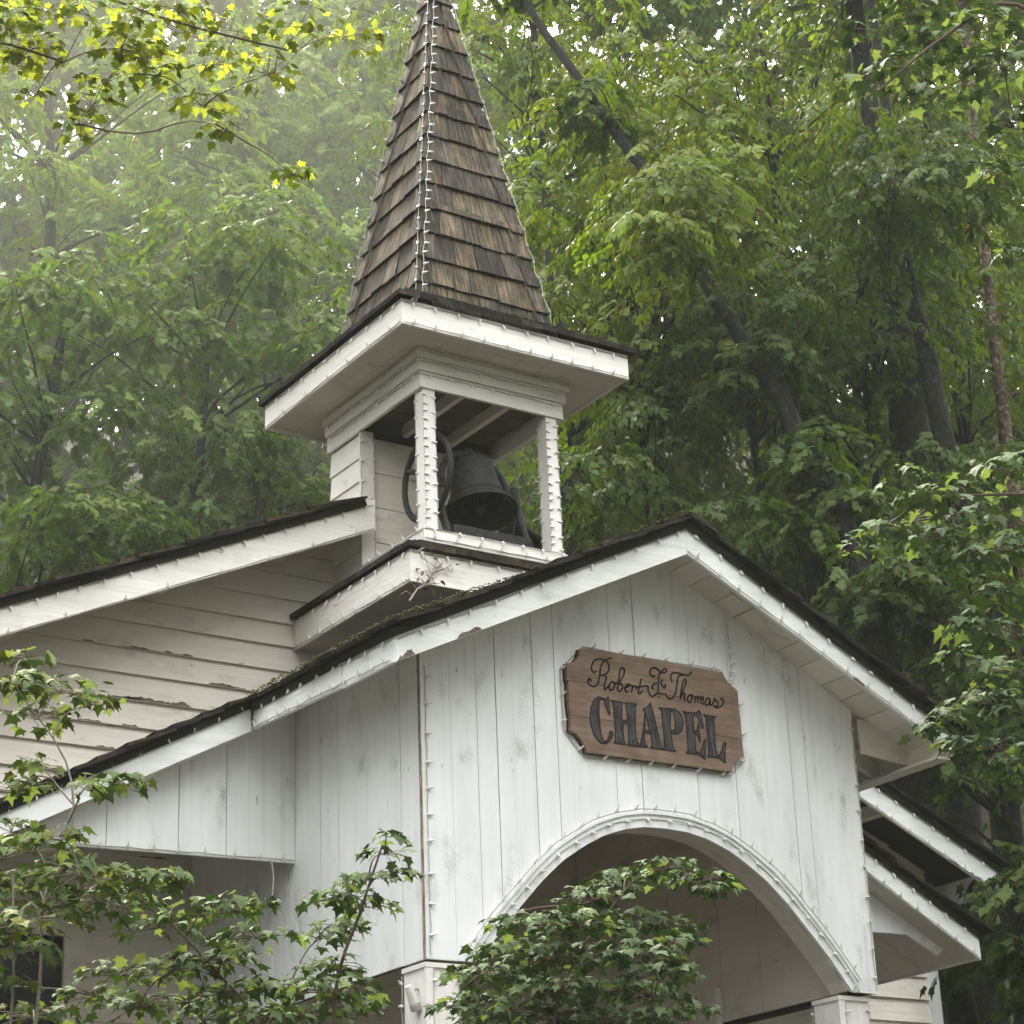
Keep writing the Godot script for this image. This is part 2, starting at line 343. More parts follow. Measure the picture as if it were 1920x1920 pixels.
func make_materials() -> void:
	var bv := bump_tex(11, 1.6, 0.12, 0.8)
	var bh := bump_tex(12, 0.12, 1.6, 0.8)
	var s := Vector3(0.25, 0.25, 0.25)
	var pv := paint_image(3, 1, Color(0.905, 0.908, 0.908), 0.9)
	var ph := paint_image(23, 0, Color(0.905, 0.905, 0.90), 0.7)
	var po := paint_image(43, 0, Color(0.895, 0.88, 0.85), 0.85)
	var pt := paint_image(63, 1, Color(0.89, 0.875, 0.855), 0.5)
	M.boards = mat(pv, s, 0.62, Color.WHITE, bv)
	M.trim = mat(ph, s, 0.6, Color.WHITE, bh)
	M.clap = mat(po, s, 0.66, Color(0.985, 0.97, 0.95), bh)
	M.tower = mat(po, s, 0.62, Color.WHITE, bh)
	M.post = mat(pt, s, 0.6, Color.WHITE, bv)
	M.gap = mat(null, s, 0.9, Color(0.13, 0.125, 0.12))
	M.soffit = mat(po, s, 0.7, Color(0.93, 0.915, 0.89), bh)
	var wb := bump_tex(31, 1.8, 0.10, 5.0)
	var wv := wood_image(71, 1, Color(0.18, 0.17, 0.15), Color(0.43, 0.395, 0.335), 0.7, 0.8)
	M.shingle = []
	for t in [Color(1, 1, 1), Color(0.86, 0.85, 0.86), Color(1.14, 1.10, 1.05), Color(0.74, 0.745, 0.72), Color(1.03, 0.98, 0.90)]:
		M.shingle.append(mat(wv, Vector3(0.9, 0.9, 0.9), 0.85, t, wb))
	var dk := ground_image(91, Color(0.085, 0.078, 0.068), Color(0.22, 0.20, 0.175))
	M.roof = [mat(dk, Vector3(0.8, 0.8, 0.8), 0.9), mat(dk, Vector3(0.8, 0.8, 0.8), 0.9, Color(0.75, 0.74, 0.74)), mat(dk, Vector3(0.8, 0.8, 0.8), 0.9, Color(1.25, 1.2, 1.12))]
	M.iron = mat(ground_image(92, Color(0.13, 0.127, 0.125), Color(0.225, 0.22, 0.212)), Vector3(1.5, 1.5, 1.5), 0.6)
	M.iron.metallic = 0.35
	M.sign = []
	for k in 3:
		M.sign.append(mat(wood_image(101 + k * 7, 0, Color(0.40, 0.335, 0.285), Color(0.55, 0.465, 0.40), 0.45), Vector3(0.8, 0.8, 0.8), 0.75))
	M.sign_edge = mat(null, s, 0.8, Color(0.17, 0.14, 0.13))
	M.letter = mat(wood_image(140, 1, Color(0.15, 0.148, 0.15), Color(0.33, 0.325, 0.32), 0.9), Vector3(2.2, 2.2, 2.2), 0.8)
	M.letter_line = mat(null, s, 0.8, Color(0.135, 0.115, 0.12))
	M.wire = mat(null, s, 0.5, Color(0.66, 0.65, 0.62))
	M.bulb = mat(null, s, 0.4, Color(0.87, 0.865, 0.845))
	M.bark = mat(bark_image(150), Vector3(0.55, 0.55, 0.55), 0.95, Color.WHITE, bump_tex(152, 1.4, 0.4, 6.0))
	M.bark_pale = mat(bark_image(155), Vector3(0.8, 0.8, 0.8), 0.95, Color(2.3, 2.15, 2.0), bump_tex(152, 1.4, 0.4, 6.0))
	M.twig = mat(null, s, 0.9, Color(0.34, 0.29, 0.25))
	M.twig_pale = mat(null, s, 0.9, Color(0.52, 0.49, 0.44))
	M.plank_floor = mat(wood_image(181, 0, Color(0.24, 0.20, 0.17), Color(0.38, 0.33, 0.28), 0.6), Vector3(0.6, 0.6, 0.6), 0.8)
	M.leaf = leaf_material(0.55, Color(0.95, 1.0, 0.32))
	M.leaf_near = leaf_material(0.66, Color(0.42, 0.48, 0.20))
	M.leaf_gold = leaf_material(0.6, Color(0.66, 0.70, 0.22))
	M.black = mat(null, s, 0.4, Color(0.05, 0.05, 0.05))
	M.glass = mat(null, s, 0.08, Color(0.10, 0.11, 0.12))
	M.soil = mat(ground_image(161, Color(0.13, 0.115, 0.085), Color(0.20, 0.21, 0.12)), Vector3(0.3, 0.3, 0.3), 0.95)
	M.paving = mat(ground_image(165, Color(0.26, 0.255, 0.245), Color(0.34, 0.335, 0.32)), Vector3(0.4, 0.4, 0.4), 0.9)
	M.door = mat(wood_image(171, 1, Color(0.34, 0.17, 0.10), Color(0.52, 0.28, 0.16), 0.7), Vector3(0.8, 0.8, 0.8), 0.6)
	M.bare_wood = mat(wood_image(191, 0, Color(0.33, 0.28, 0.24), Color(0.52, 0.46, 0.40), 0.8), Vector3(1.2, 1.2, 1.2), 0.85)
	M.rust = mat(wood_image(195, 1, Color(0.42, 0.36, 0.32), Color(0.70, 0.66, 0.62), 0.9), Vector3(1.5, 1.5, 1.5), 0.85)
	M.moss = mat(null, s, 0.95, Color(0.27, 0.30, 0.15))

# ------------------------------------------------------------------ the chapel
func porch_top(x: float) -> float:
	return 2.985 - (0.487 if x < RIDGE_X else 0.512) * absf(x - RIDGE_X)

func arch_y(x: float) -> float:
	var tx := [0.0, 0.17, 0.34, 0.51, 0.67, 0.84, 1.0, 1.19, 1.33, 1.47, 1.50]
	var ty := [0.977, 0.972, 0.94, 0.882, 0.797, 0.687, 0.548, 0.353, 0.205, 0.03, 0.0]
	var d := absf(x - RIDGE_X)
	if d >= 1.5:
		return 0.0
	for i in tx.size() - 1:
		if d <= tx[i + 1]:
			return lerpf(ty[i], ty[i + 1], (d - tx[i]) / (tx[i + 1] - tx[i]))
	return 0.0

# shingles laid on the quad eave front, eave back, ridge front, ridge back
func shingle_roof(called: String, e0: Vector3, e1: Vector3, r0: Vector3, r1: Vector3, courses: int, near: float, eave_pieces: bool) -> void:
	var n := (e1 - e0).cross(r0 - e0).normalized()
	if n.y < 0.0:
		n = -n
	var st := new_st()
	var dn := n * -0.05
	hexa(st, [e0, e1, r1, r0, e0 + dn, e1 + dn, r1 + dn, r0 + dn])
	var deck := part(st, called, M.gap, chapel)
	var rest := new_st()
	var length := (e1 - e0).length()
	var any := false
	for i in courses:
		var t0 := float(i) / courses - 0.012
		var t1 := minf((i + 1.7) / courses, 1.0)
		var s := -0.03 - rng.randf() * 0.055
		while s < length:
			var w := rng.randf_range(0.11, 0.24)
			var s1 := minf(s + w - 0.006, length)
			var dt := rng.randf_range(-0.012, 0.012)
			var lift := rng.randf_range(0.0, 0.014)
			var c := []
			for q in [[s, t0 + dt, 0.014 + lift], [s1, t0 + dt, 0.014 + lift], [s1, t1, 0.0], [s, t1, 0.0], [s, t0 + dt, 0.04 + lift], [s1, t0 + dt, 0.04 + lift], [s1, t1, 0.014], [s, t1, 0.014]]:
				var f: float = q[0] / length
				c.append(e0.lerp(e1, f).lerp(r0.lerp(r1, f), q[1]) + n * q[2])
			if s < near or (eave_pieces and i == 0):
				var one := new_st()
				hexa(one, c)
				part(one, "shingle", M.roof[rng.randi() % 3], deck)
			else:
				hexa(rest, c)
				any = true
			s += w
	if any:
		part(rest, "shingle_field", M.roof[0], deck, "stuff")

func moss_clumps(pts: Array, count: int, label: String, spread := 0.02) -> void:
	var st := new_st()
	for k in count:
		var f := rng.randf() * (pts.size() - 1)
		var i := mini(int(f), pts.size() - 2)
		var p: Vector3 = (pts[i] as Vector3).lerp(pts[i + 1], f - i)
		p += Vector3(rng.randf_range(-spread, spread), rng.randf_range(-0.006, 0.012), rng.randf_range(-spread, spread))
		var r := rng.randf_range(0.004, 0.011)
		var v := []
		for a in 5:
			v.append(p + Vector3(cos(TAU * a / 5.0) * r * rng.randf_range(0.7, 1.4), 0, sin(TAU * a / 5.0) * r * rng.randf_range(0.7, 1.4)))
		var top := p + Vector3(0, r * rng.randf_range(0.5, 1.1), 0)
		for a in 5:
			tri(st, v[a], v[(a + 1) % 5], top, (v[a] + v[(a + 1) % 5]) * 0.5 - p + Vector3(0, 0.01, 0))
	var o := part(st, "moss", M.moss, self)
	tag(o, label, "moss", "", "stuff")

func vertical_boards(joints: Array, low: Callable, high: Callable, xf: Transform3D, thick: float, m: Material, parent: Node, samples := 5) -> void:
	for i in joints.size() - 1:
		var a: float = joints[i] + (0.0034 if i % 3 != 1 else 0.0006)
		var b: float = joints[i + 1] - (0.0022 if i % 3 != 0 else 0.0008)
		var poly := PackedVector2Array()
		for k in samples + 1:
			var u := lerpf(a, b, float(k) / samples)
			poly.append(Vector2(u, low.call(u)))
		for k in samples + 1:
			var u := lerpf(b, a, float(k) / samples)
			poly.append(Vector2(u, high.call(u)))
		var st := new_st()
		var shift := Transform3D(Basis(), xf.basis.z * rng.randf_range(-0.0025, 0.0025))
		prism(st, poly, thick, shift * xf)
		part(st, "board", m, parent)

func build_chapel() -> void:
	chapel = thing("chapel", "white wooden chapel with a shingled steeple and an arched front porch", "chapel", Vector3.ZERO)
	var face := Transform3D(Basis(), Vector3.ZERO)
	# --- porch front wall: dark backing and upright boards cut round the arch
	var back := PackedVector2Array()
	for k in 41:
		var u := lerpf(0.01, 3.60, k / 40.0)
		back.append(Vector2(u, arch_y(u) + 0.012))
	for k in 9:
		var u := lerpf(3.60, 0.01, k / 8.0)
		back.append(Vector2(u, porch_top(u) - 0.035))
	var st := new_st()
	prism(st, back, 0.05, Transform3D(Basis(), Vector3(0, 0, -0.024)))
	var front := part(st, "front_wall", M.gap, chapel)
	vertical_boards([0.0, 0.225, 0.42, 0.57, 0.70, 0.86, 1.035, 1.15, 1.495, 1.705, 2.04, 2.17, 2.505, 2.71, 3.005, 3.14, 3.47, 3.615],
		func(u): return arch_y(u), func(u): return porch_top(u) - 0.03, face, 0.022, M.boards, front, 8)
	# arch: moulded band on the face and the lining of the opening
	var inner := []; var outer := []
	for k in 49:
		var u := lerpf(-1.0, 1.0, k / 48.0)
		var x := RIDGE_X + signf(u) * pow(absf(u), 0.85) * 1.492
		inner.append(Vector2(x, arch_y(x)))
	for k in 49:
		var a: Vector2 = inner[maxi(k - 1, 0)]; var b: Vector2 = inner[mini(k + 1, 48)]
		var t := (b - a).normalized()
		var o: Vector2 = inner[k] + Vector2(-t.y, t.x) * 0.098
		o.y = maxf(o.y, 0.002)
		outer.append(o)
	st = new_st()
	var st2 := new_st()
	var st3 := new_st()
	for k in 48:
		var a: Vector2 = inner[k]; var b: Vector2 = inner[k + 1]; var c: Vector2 = outer[k + 1]; var d: Vector2 = outer[k]
		hexa(st, [Vector3(a.x, a.y - 0.004, 0.026), Vector3(b.x, b.y - 0.004, 0.026), Vector3(c.x, c.y, 0.026), Vector3(d.x, d.y, 0.026), Vector3(a.x, a.y - 0.004, 0.0005), Vector3(b.x, b.y - 0.004, 0.0005), Vector3(c.x, c.y, 0.0005), Vector3(d.x, d.y, 0.0005)])
		var e := c.lerp(b, 0.16); var f := d.lerp(a, 0.16)
		hexa(st3, [Vector3(d.x, d.y, 0.040), Vector3(c.x, c.y, 0.040), Vector3(e.x, e.y, 0.040), Vector3(f.x, f.y, 0.040), Vector3(d.x, d.y, 0.024), Vector3(c.x, c.y, 0.024), Vector3(e.x, e.y, 0.024), Vector3(f.x, f.y, 0.024)])
		hexa(st2, [Vector3(a.x, a.y, -0.001), Vector3(b.x, b.y, -0.001), Vector3(b.x, b.y, -0.19), Vector3(a.x, a.y, -0.19), Vector3(a.x, a.y + 0.02, -0.001), Vector3(b.x, b.y + 0.02, -0.001), Vector3(b.x, b.y + 0.02, -0.19), Vector3(a.x, a.y + 0.02, -0.19)])
	var band := part(st, "arch_trim", M.boards, front)
	part(st3, "arch_moulding", M.boards, front)
	part(st2, "arch_lining", M.soffit, front)
	band.set_meta("label", "white curved trim round the porch arch")
	st = new_st()                                  # inner face of the front wall
	var inn := PackedVector2Array()
	for p in back:
		inn.append(p)
	prism(st, inn, 0.02, Transform3D(Basis(), Vector3(0, 0, -0.17)))
	part(st, "inner_wall", M.soffit, front)
	# --- porch side walls
	st = new_st()
	box(st, Vector3(0.024, 0.005, -3.3), Vector3(0.06, 2.03, -0.03))
	var left := part(st, "side_wall", M.gap, chapel)
	var xl := Transform3D(Basis(Vector3(0, 0, 1), Vector3(0, 1, 0), Vector3(-1, 0, 0)), Vector3(0.0, 0, 0))
	vertical_boards([-3.30, -2.80, -2.377, -2.0, -1.65, -1.31, -1.064, -0.723, -0.253, -0.024], func(_u): return 0.0, func(_u): return 2.06, xl, 0.022, M.boards, left, 1)
	st = new_st()
	box(st, Vector3(3.48, 0.005, -3.3), Vector3(3.575, 2.03, -0.03))
	var right := part(st, "side_wall", M.gap, chapel)
	var xr := Transform3D(Basis(Vector3(0, 0, 1), Vector3(0, 1, 0), Vector3(-1, 0, 0)), Vector3(3.455, 0, 0))
	vertical_boards([-3.30, -2.9, -2.55, -2.1, -1.72, -1.5, -1.05, -0.8, -0.40, -0.20], func(_u): return 0.03, func(_u): return 2.05, xr, 0.022, M.clap, right, 1)
	var xo := Transform3D(Basis(Vector3(0, 0, -1), Vector3(0, 1, 0), Vector3(1, 0, 0)), Vector3(3.60, 0, 0))
	vertical_boards([0.024, 0.35, 0.7, 1.1, 1.4, 1.8, 2.2, 2.6, 3.0, 3.3], func(_u): return 0.0, func(_u): return 2.05, xo, 0.022, M.boards, right, 1)
	st = new_st()                                  # a stud nailed to the inner wall
	box(st, Vector3(3.40, -2.1, -1.62), Vector3(3.452, 0.28, -1.52))
	part(st, "inner_post", M.post, right)
	# posts of the porch
	for p in [[0.006, 0.235, -0.27, -0.012], [3.29, 3.55, -0.31, -0.05]]:
		st = new_st()
		box(st, Vector3(p[0], -2.1, p[2]), Vector3(p[1], -0.022, p[3]))
		var post := part(st, "porch_post", M.post, chapel)
		st = new_st()
		box(st, Vector3(p[0] - 0.01, -2.1, p[3] - 0.002), Vector3(p[0] + 0.045, -0.03, p[3] + 0.012))
		part(st, "corner_strip", M.post, post)
		st = new_st()
		box(st, Vector3(p[0] - 0.014, -0.05, p[2] - 0.004), Vector3(p[1] + 0.008, -0.0215, p[3] + 0.016))
		part(st, "cap_strip", M.post, post)
	# --- porch roof: sheathing boards, fascias, shingles
	for side in [-1, 1]:
		var slope := 0.487 if side < 0 else 0.512
		var reach := 2.27
		var u := 0.0
		while u < reach - 0.02:
			var w := rng.randf_range(0.15, 0.205)
			var u1 := minf(u + w, reach)
			var off := 0.046 + rng.randf_range(-0.004, 0.006)
			var y0 := 2.985 - slope * u - off; var y1 := 2.985 - slope * u1 - off
			var x0: float = RIDGE_X + side * (u + 0.007); var x1: float = RIDGE_X + side * (u1 - 0.007)
			var zf := 0.424
			st = new_st()
			hexa(st, [Vector3(x0, y0 - 0.02, zf), Vector3(x1, y1 - 0.02, zf), Vector3(x1, y1 - 0.02, -3.3), Vector3(x0, y0 - 0.02, -3.3), Vector3(x0, y0, zf), Vector3(x1, y1, zf), Vector3(x1, y1, -3.3), Vector3(x0, y0, -3.3)])
			part(st, "sheathing_board", M.soffit if rng.randf() > 0.3 else M.clap, chapel)
			u = u1
	var tz := Vector3(0, 0, -0.026)
	st = new_st()
	board(st, Vector3(RIDGE_X, 2.767, 0.45), Vector3(-0.430, 1.677, 0.45), 0.222, tz, 0.184)
	part(st, "rake_board", M.trim, chapel)
	st = new_st()
	board(st, Vector3(RIDGE_X + 0.002, 2.767, 0.45), Vector3(4.145, 1.634, 0.45), 0.222, tz, 0.178)
	part(st, "rake_board", M.trim, chapel)
	# left eave: three lengths of board that do not quite line up
	var ev := [Vector3(-0.432, 1.68, 0.424), Vector3(-0.428, 1.693, -0.22), Vector3(-0.434, 1.70, -0.225), Vector3(-0.432, 1.752, -1.452)]
	for k in [0, 2]:
		st = new_st()
		board(st, ev[k], ev[k + 1], 0.185, Vector3(0.026, 0, 0))
		part(st, "eave_board", M.trim, chapel)
	st = new_st()
	board(st, Vector3(4.143, 1.634, 0.424), Vector3(4.143, 1.634, -1.45), 0.178, Vector3(-0.026, 0, 0))
	part(st, "eave_board", M.trim, chapel)
	st = new_st()                                  # boxed end and soffit of the right eave
	board(st, Vector3(3.66, 1.70, 0.02), Vector3(4.114, 1.66, 0.02), 0.26, Vector3(0, 0, -0.022), 0.16)
	part(st, "eave_return", M.soffit, chapel)
	st = new_st()
	board(st, Vector3(4.114, 1.655, 0.022), Vector3(4.114, 1.655, 0.422), 0.15, Vector3(-0.02, 0, 0))
	part(st, "eave_return", M.soffit, chapel)
	st = new_st()
	box(st, Vector3(4.02, 1.612, -1.45), Vector3(4.142, 1.632, 0.40))
	part(st, "soffit_board", M.soffit, chapel)
	st = new_st()
	hexa(st, [Vector3(3.62, 1.86, -0.30), Vector3(4.11, 1.62, -0.30), Vector3(4.11, 1.62, -0.34), Vector3(3.62, 1.86, -0.34), Vector3(3.62, 1.99, -0.30), Vector3(4.11, 1.75, -0.30), Vector3(4.11, 1.75, -0.34), Vector3(3.62, 1.99, -0.34)])
	part(st, "lookout", M.soffit, chapel)
	shingle_roof("porch_roof", Vector3(-0.465, 1.878, 0.478), Vector3(-0.465, 1.95, -3.3), Vector3(RIDGE_X, 3.002, 0.478), Vector3(RIDGE_X, 3.002, -3.3), 13, 0.5, true)
	shingle_roof("porch_roof", Vector3(4.175, 1.815, 0.478), Vector3(4.175, 1.815, -3.3), Vector3(RIDGE_X, 3.004, 0.478), Vector3(RIDGE_X, 3.004, -3.3), 13, 0.5, false)
	st = new_st()                                  # ridge shingles of the porch
	var z := 0.50
	while z > -1.4:
		for sd in [-1.0, 1.0]:
			hexa(st, [Vector3(RIDGE_X, 3.035, z), Vector3(RIDGE_X + sd * 0.13, 2.968, z), Vector3(RIDGE_X + sd * 0.13, 2.955, z - 0.28), Vector3(RIDGE_X, 3.02, z - 0.28), Vector3(RIDGE_X, 3.06, z), Vector3(RIDGE_X + sd * 0.13, 2.993, z), Vector3(RIDGE_X + sd * 0.13, 2.975, z - 0.28), Vector3(RIDGE_X, 3.042, z - 0.28)])
		z -= 0.2
	part(st, "ridge_cap", M.roof[2], chapel)
	# --- the wider middle part: wing panel, rakes and roofs
	st = new_st()
	var wing := PackedVector2Array([Vector2(-2.18, 0.9), Vector2(-0.002, 0.935), Vector2(-0.002, 2.0), Vector2(-0.44, 1.86), Vector2(-2.18, 0.95)])
	prism(st, wing, 0.03, Transform3D(Basis(), Vector3(0, 0, -1.686)))
	var panel := part(st, "wing_panel", M.gap, chapel)
	var wtop := func(u): return minf(1.738 + 0.522 * (u + 0.445) + 0.13, 2.0)
	vertical_boards([-2.18, -1.934, -1.604, -1.372, -1.032, -0.866, -0.521, -0.34, -0.003], func(u): return 0.926 + 0.02 * u, wtop, Transform3D(Basis(), Vector3(0, 0, -1.66)), 0.022, M.boards, panel, 1)
	st = new_st()
	prism(st, PackedVector2Array([Vector2(3.602, 0.82), Vector2(5.50, 0.85), Vector2(5.82, 0.70), Vector2(5.92, 0.80), Vector2(4.1, 1.76), Vector2(3.602, 1.76)]), 0.03, Transform3D(Basis(), Vector3(0, 0, -1.66)))
	part(st, "wing_panel", M.boards, chapel)
	st = new_st()
	box(st, Vector3(-2.34, -2.3, -3.3), Vector3(-2.30, 0.74, -1.66))
	part(st, "added_wing_wall", M.boards, chapel)  # out-of-view wall, added to darken the space below the left wing roof
	st = new_st()
	board(st, Vector3(-0.446, 1.738, -1.45), Vector3(-2.38, 0.728, -1.45), 0.205, tz, 0.19)
	part(st, "rake_board", M.trim, chapel)
	st = new_st()
	board(st, Vector3(4.0, 1.765, -1.45), Vector3(6.085, 0.648, -1.45), 0.205, tz, 0.204)
	part(st, "rake_board", M.trim, chapel)
	st = new_st()
	board(st, Vector3(6.083, 0.65, -1.476), Vector3(6.083, 0.65, -3.3), 0.2, Vector3(-0.026, 0, 0))
	part(st, "eave_board", M.trim, chapel)
	st = new_st()
	board(st, Vector3(-2.376, 0.73, -1.476), Vector3(-2.376, 0.73, -3.3), 0.18, Vector3(0.026, 0, 0))
	part(st, "eave_board", M.trim, chapel)
	shingle_roof("wing_roof", Vector3(-2.42, 0.91, -1.425), Vector3(-2.42, 0.91, -3.3), Vector3(-0.44, 1.955, -1.425), Vector3(-0.44, 1.955, -3.3), 11, 0.5, false)
	shingle_roof("wing_roof", Vector3(6.125, 0.85, -1.425), Vector3(6.125, 0.85, -3.3), Vector3(4.02, 1.975, -1.425), Vector3(4.02, 1.975, -3.3), 11, 0.5, false)
	for sp in [[-0.5, 1.70, -2.34, 0.74], [4.05, 1.735, 6.05, 0.665]]:   # plank ceiling under the wing roofs
		for k in 6:
			var za := -1.48 - k * 0.305
			st = new_st()
			hexa(st, [Vector3(sp[0], sp[1], za), Vector3(sp[2], sp[3], za), Vector3(sp[2], sp[3], za - 0.298), Vector3(sp[0], sp[1], za - 0.298), Vector3(sp[0], sp[1] + 0.02, za), Vector3(sp[2], sp[3] + 0.02, za), Vector3(sp[2], sp[3] + 0.02, za - 0.298), Vector3(sp[0], sp[1] + 0.02, za - 0.298)])
			part(st, "ceiling_plank", M.soffit, chapel)
	st = new_st()
	box(st, Vector3(4.9, 0.62, -2.9), Vector3(6.06, 0.70, -2.8))
	part(st, "tie_beam", M.soffit, chapel)
	# --- nave: gable wall of lapped boards, rakes, roof
	st = new_st()
	var gab := PackedVector2Array([Vector2(-3.63, -2.3), Vector2(7.37, -2.3), Vector2(7.37, 1.9), Vector2(RIDGE_X, 4.33), Vector2(-3.63, 1.9)])
	prism(st, gab, 0.1, Transform3D(Basis(), Vector3(0, 0, -3.345)))
	var gable := part(st, "gable_wall", M.gap, chapel)
	var y := -2.3
	while y < 4.25:
		var h := 0.197 + rng.randf_range(-0.012, 0.012)
		var y1 := y + h + 0.012
		var xa := maxf(-3.63, RIDGE_X - (4.33 - y) / 0.443)
		var xb := minf(7.37, RIDGE_X + (4.33 - y) / 0.443)
		var xc := maxf(-3.63, RIDGE_X - maxf(4.33 - y1, 0.0) / 0.443)
		var xd := minf(7.37, RIDGE_X + maxf(4.33 - y1, 0.0) / 0.443)
		var cut := lerpf(xa, xb, rng.randf_range(0.25, 0.75))
		for seg in [[xa, cut - 0.0015, xc, cut - 0.0015], [cut + 0.0015, xb, cut + 0.0015, xd]]:
			if seg[1] - seg[0] < 0.05 or seg[3] - seg[2] < 0.0:
				continue
			st = new_st()
			var zb := -3.345 + 0.046 + rng.randf_range(-0.003, 0.003)
			hexa(st, [Vector3(seg[0], y, zb), Vector3(seg[1], y, zb), Vector3(seg[1], y, -3.344), Vector3(seg[0], y, -3.344), Vector3(seg[2], y1, -3.333), Vector3(seg[3], y1, -3.333), Vector3(seg[3], y1, -3.344), Vector3(seg[2], y1, -3.344)])
			part(st, "clapboard", M.clap, gable)
		y += h
	st = new_st()
	box(st, Vector3(7.25, -2.3, -3.34), Vector3(7.385, 1.68, -3.295))
	part(st, "corner_board", M.boards, chapel)
	for q in [[Vector3(1.238, 3.905, -2.66), Vector3(-3.92, 1.62, -2.66)], [Vector3(2.50, 3.900, -2.66), Vector3(7.63, 1.545, -2.66)]]:
		st = new_st()
		board(st, q[0], q[1], 0.262, tz, 0.24)
		part(st, "rake_board", M.tower if q[0].x < 2.0 else M.trim, chapel)
	st = new_st()
	board(st, Vector3(7.628, 1.55, -2.686), Vector3(7.628, 1.55, -11.3), 0.23, Vector3(-0.026, 0, 0))
	part(st, "eave_board", M.trim, chapel)
	st = new_st()
	board(st, Vector3(-3.918, 1.625, -2.686), Vector3(-3.918, 1.625, -11.3), 0.23, Vector3(0.026, 0, 0))
	part(st, "eave_board", M.trim, chapel)
	shingle_roof("nave_roof", Vector3(-3.96, 1.865, -2.63), Vector3(-3.96, 1.865, -11.3), Vector3(1.13, 4.134, -2.63), Vector3(1.13, 4.134, -11.3), 25, 0.3, false)
	shingle_roof("nave_roof", Vector3(7.67, 1.79, -2.63), Vector3(7.67, 1.79, -11.3), Vector3(2.50, 4.165, -2.63), Vector3(2.50, 4.165, -11.3), 25, 0.3, false)
	st = new_st()
	prism(st, PackedVector2Array([Vector2(1.12, 4.125), Vector2(2.50, 4.165), Vector2(RIDGE_X, 4.45)]), 7.9, Transform3D(Basis(), Vector3(0, 0, -3.40)))
	part(st, "ridge_cap", M.roof[0], chapel)
	for sd in [-1, 1]:                             # plank soffit of the gable overhang and the purlin ends
		for k in 3:
			var za := -2.69 - k * 0.21
			var xa := 1.235 if sd < 0 else 2.51
			var xb := -3.9 if sd < 0 else 7.60
			var ya := 4.085; var yb := 1.80
			st = new_st()
			hexa(st, [Vector3(xa, ya, za), Vector3(xb, yb, za), Vector3(xb, yb, za - 0.205), Vector3(xa, ya, za - 0.205), Vector3(xa, ya + 0.02, za), Vector3(xb, yb + 0.02, za), Vector3(xb, yb + 0.02, za - 0.205), Vector3(xa, ya + 0.02, za - 0.205)])
			part(st, "soffit_board", M.soffit, chapel)
		for f in [0.12, 0.32, 0.55, 0.78]:
			var xc: float = lerpf(1.235 if sd < 0 else 2.51, -3.9 if sd < 0 else 7.60, f)
			var yc: float = lerpf(4.085, 1.80, f)
			st = new_st()
			hexa(st, [Vector3(xc - 0.05, yc - 0.10, -2.80), Vector3(xc + 0.05, yc - 0.10, -2.80), Vector3(xc + 0.05, yc - 0.10, -3.33), Vector3(xc - 0.05, yc - 0.10, -3.33), Vector3(xc - 0.05, yc + 0.012, -2.72), Vector3(xc + 0.05, yc + 0.012, -2.72), Vector3(xc + 0.05, yc + 0.012, -3.33), Vector3(xc - 0.05, yc + 0.012, -3.33)])
			part(st, "purlin_end", M.soffit, chapel)
	st = new_st()
	box(st, Vector3(-3.63, -2.3, -11.0), Vector3(-3.55, 1.85, -3.45))
	part(st, "nave_side_wall", M.clap, chapel)
	st = new_st()
	box(st, Vector3(7.29, -2.3, -11.0), Vector3(7.37, 1.85, -3.45))
	part(st, "nave_side_wall", M.clap, chapel)
	st = new_st()
	prism(st, gab, 0.1, Transform3D(Basis(), Vector3(0, 0, -11.0)))
	part(st, "back_wall", M.clap, chapel)
	st = new_st()
	box(st, Vector3(-0.3, -2.32, -3.34), Vector3(3.9, -2.1, 0.3))
	part(st, "porch_floor", M.plank_floor, chapel)
	# window beside the porch, and the brown door behind it
	st = new_st()
	box(st, Vector3(-1.86, -0.85, -3.312), Vector3(-0.98, 0.655, -3.300))
	var win := part(st, "window", M.glass, chapel)
	for b in [[-0.98, -0.83, -0.95, 0.655], [-2.0, -1.86, -0.95, 0.655], [-2.03, -0.80, 0.657, 0.79], [-2.05, -0.78, -1.02, -0.952]]:
		st = new_st()
		box(st, Vector3(b[0], b[2], -3.312), Vector3(b[1], b[3], -3.262))
		part(st, "window_frame", M.clap, win)
	st = new_st()
	box(st, Vector3(4.4, -2.1, -3.312), Vector3(5.6, 0.12, -3.29))
	var door := part(st, "door", M.gap, chapel)
	door.set_meta("label", "reddish brown plank door in the shade behind the porch")
	for k in 6:
		st = new_st()
		box(st, Vector3(4.41 + k * 0.199, -2.09, -3.29), Vector3(4.41 + k * 0.199 + 0.188, 0.11, -3.27))
		part(st, "door_plank", M.door, door)

# ragged places where the paint has come off down to the wood
func bare_patch(parent: Node, c: Vector3, w: float, h: float, slope: float, sd: int) -> void:
	var r := RandomNumberGenerator.new()
	r.seed = sd
	var poly := PackedVector2Array()
	var n := 16
	var high := 0.5
	for k in n + 1:
		var u := lerpf(-w, w, k / float(n))
		poly.append(Vector2(u, u * slope))
	for k in n + 1:
		var u := lerpf(w, -w, k / float(n))
		high = clampf(high + r.randf_range(-0.35, 0.35), 0.12, 1.0)
		poly.append(Vector2(u, u * slope + 0.002 + h * high * (1.0 - pow(absf(u) / w, 4.0))))
	var st := new_st()
	prism(st, poly, 0.003, Transform3D(Basis(), c))
	part(st, "peeled_patch", M.bare_wood, parent)

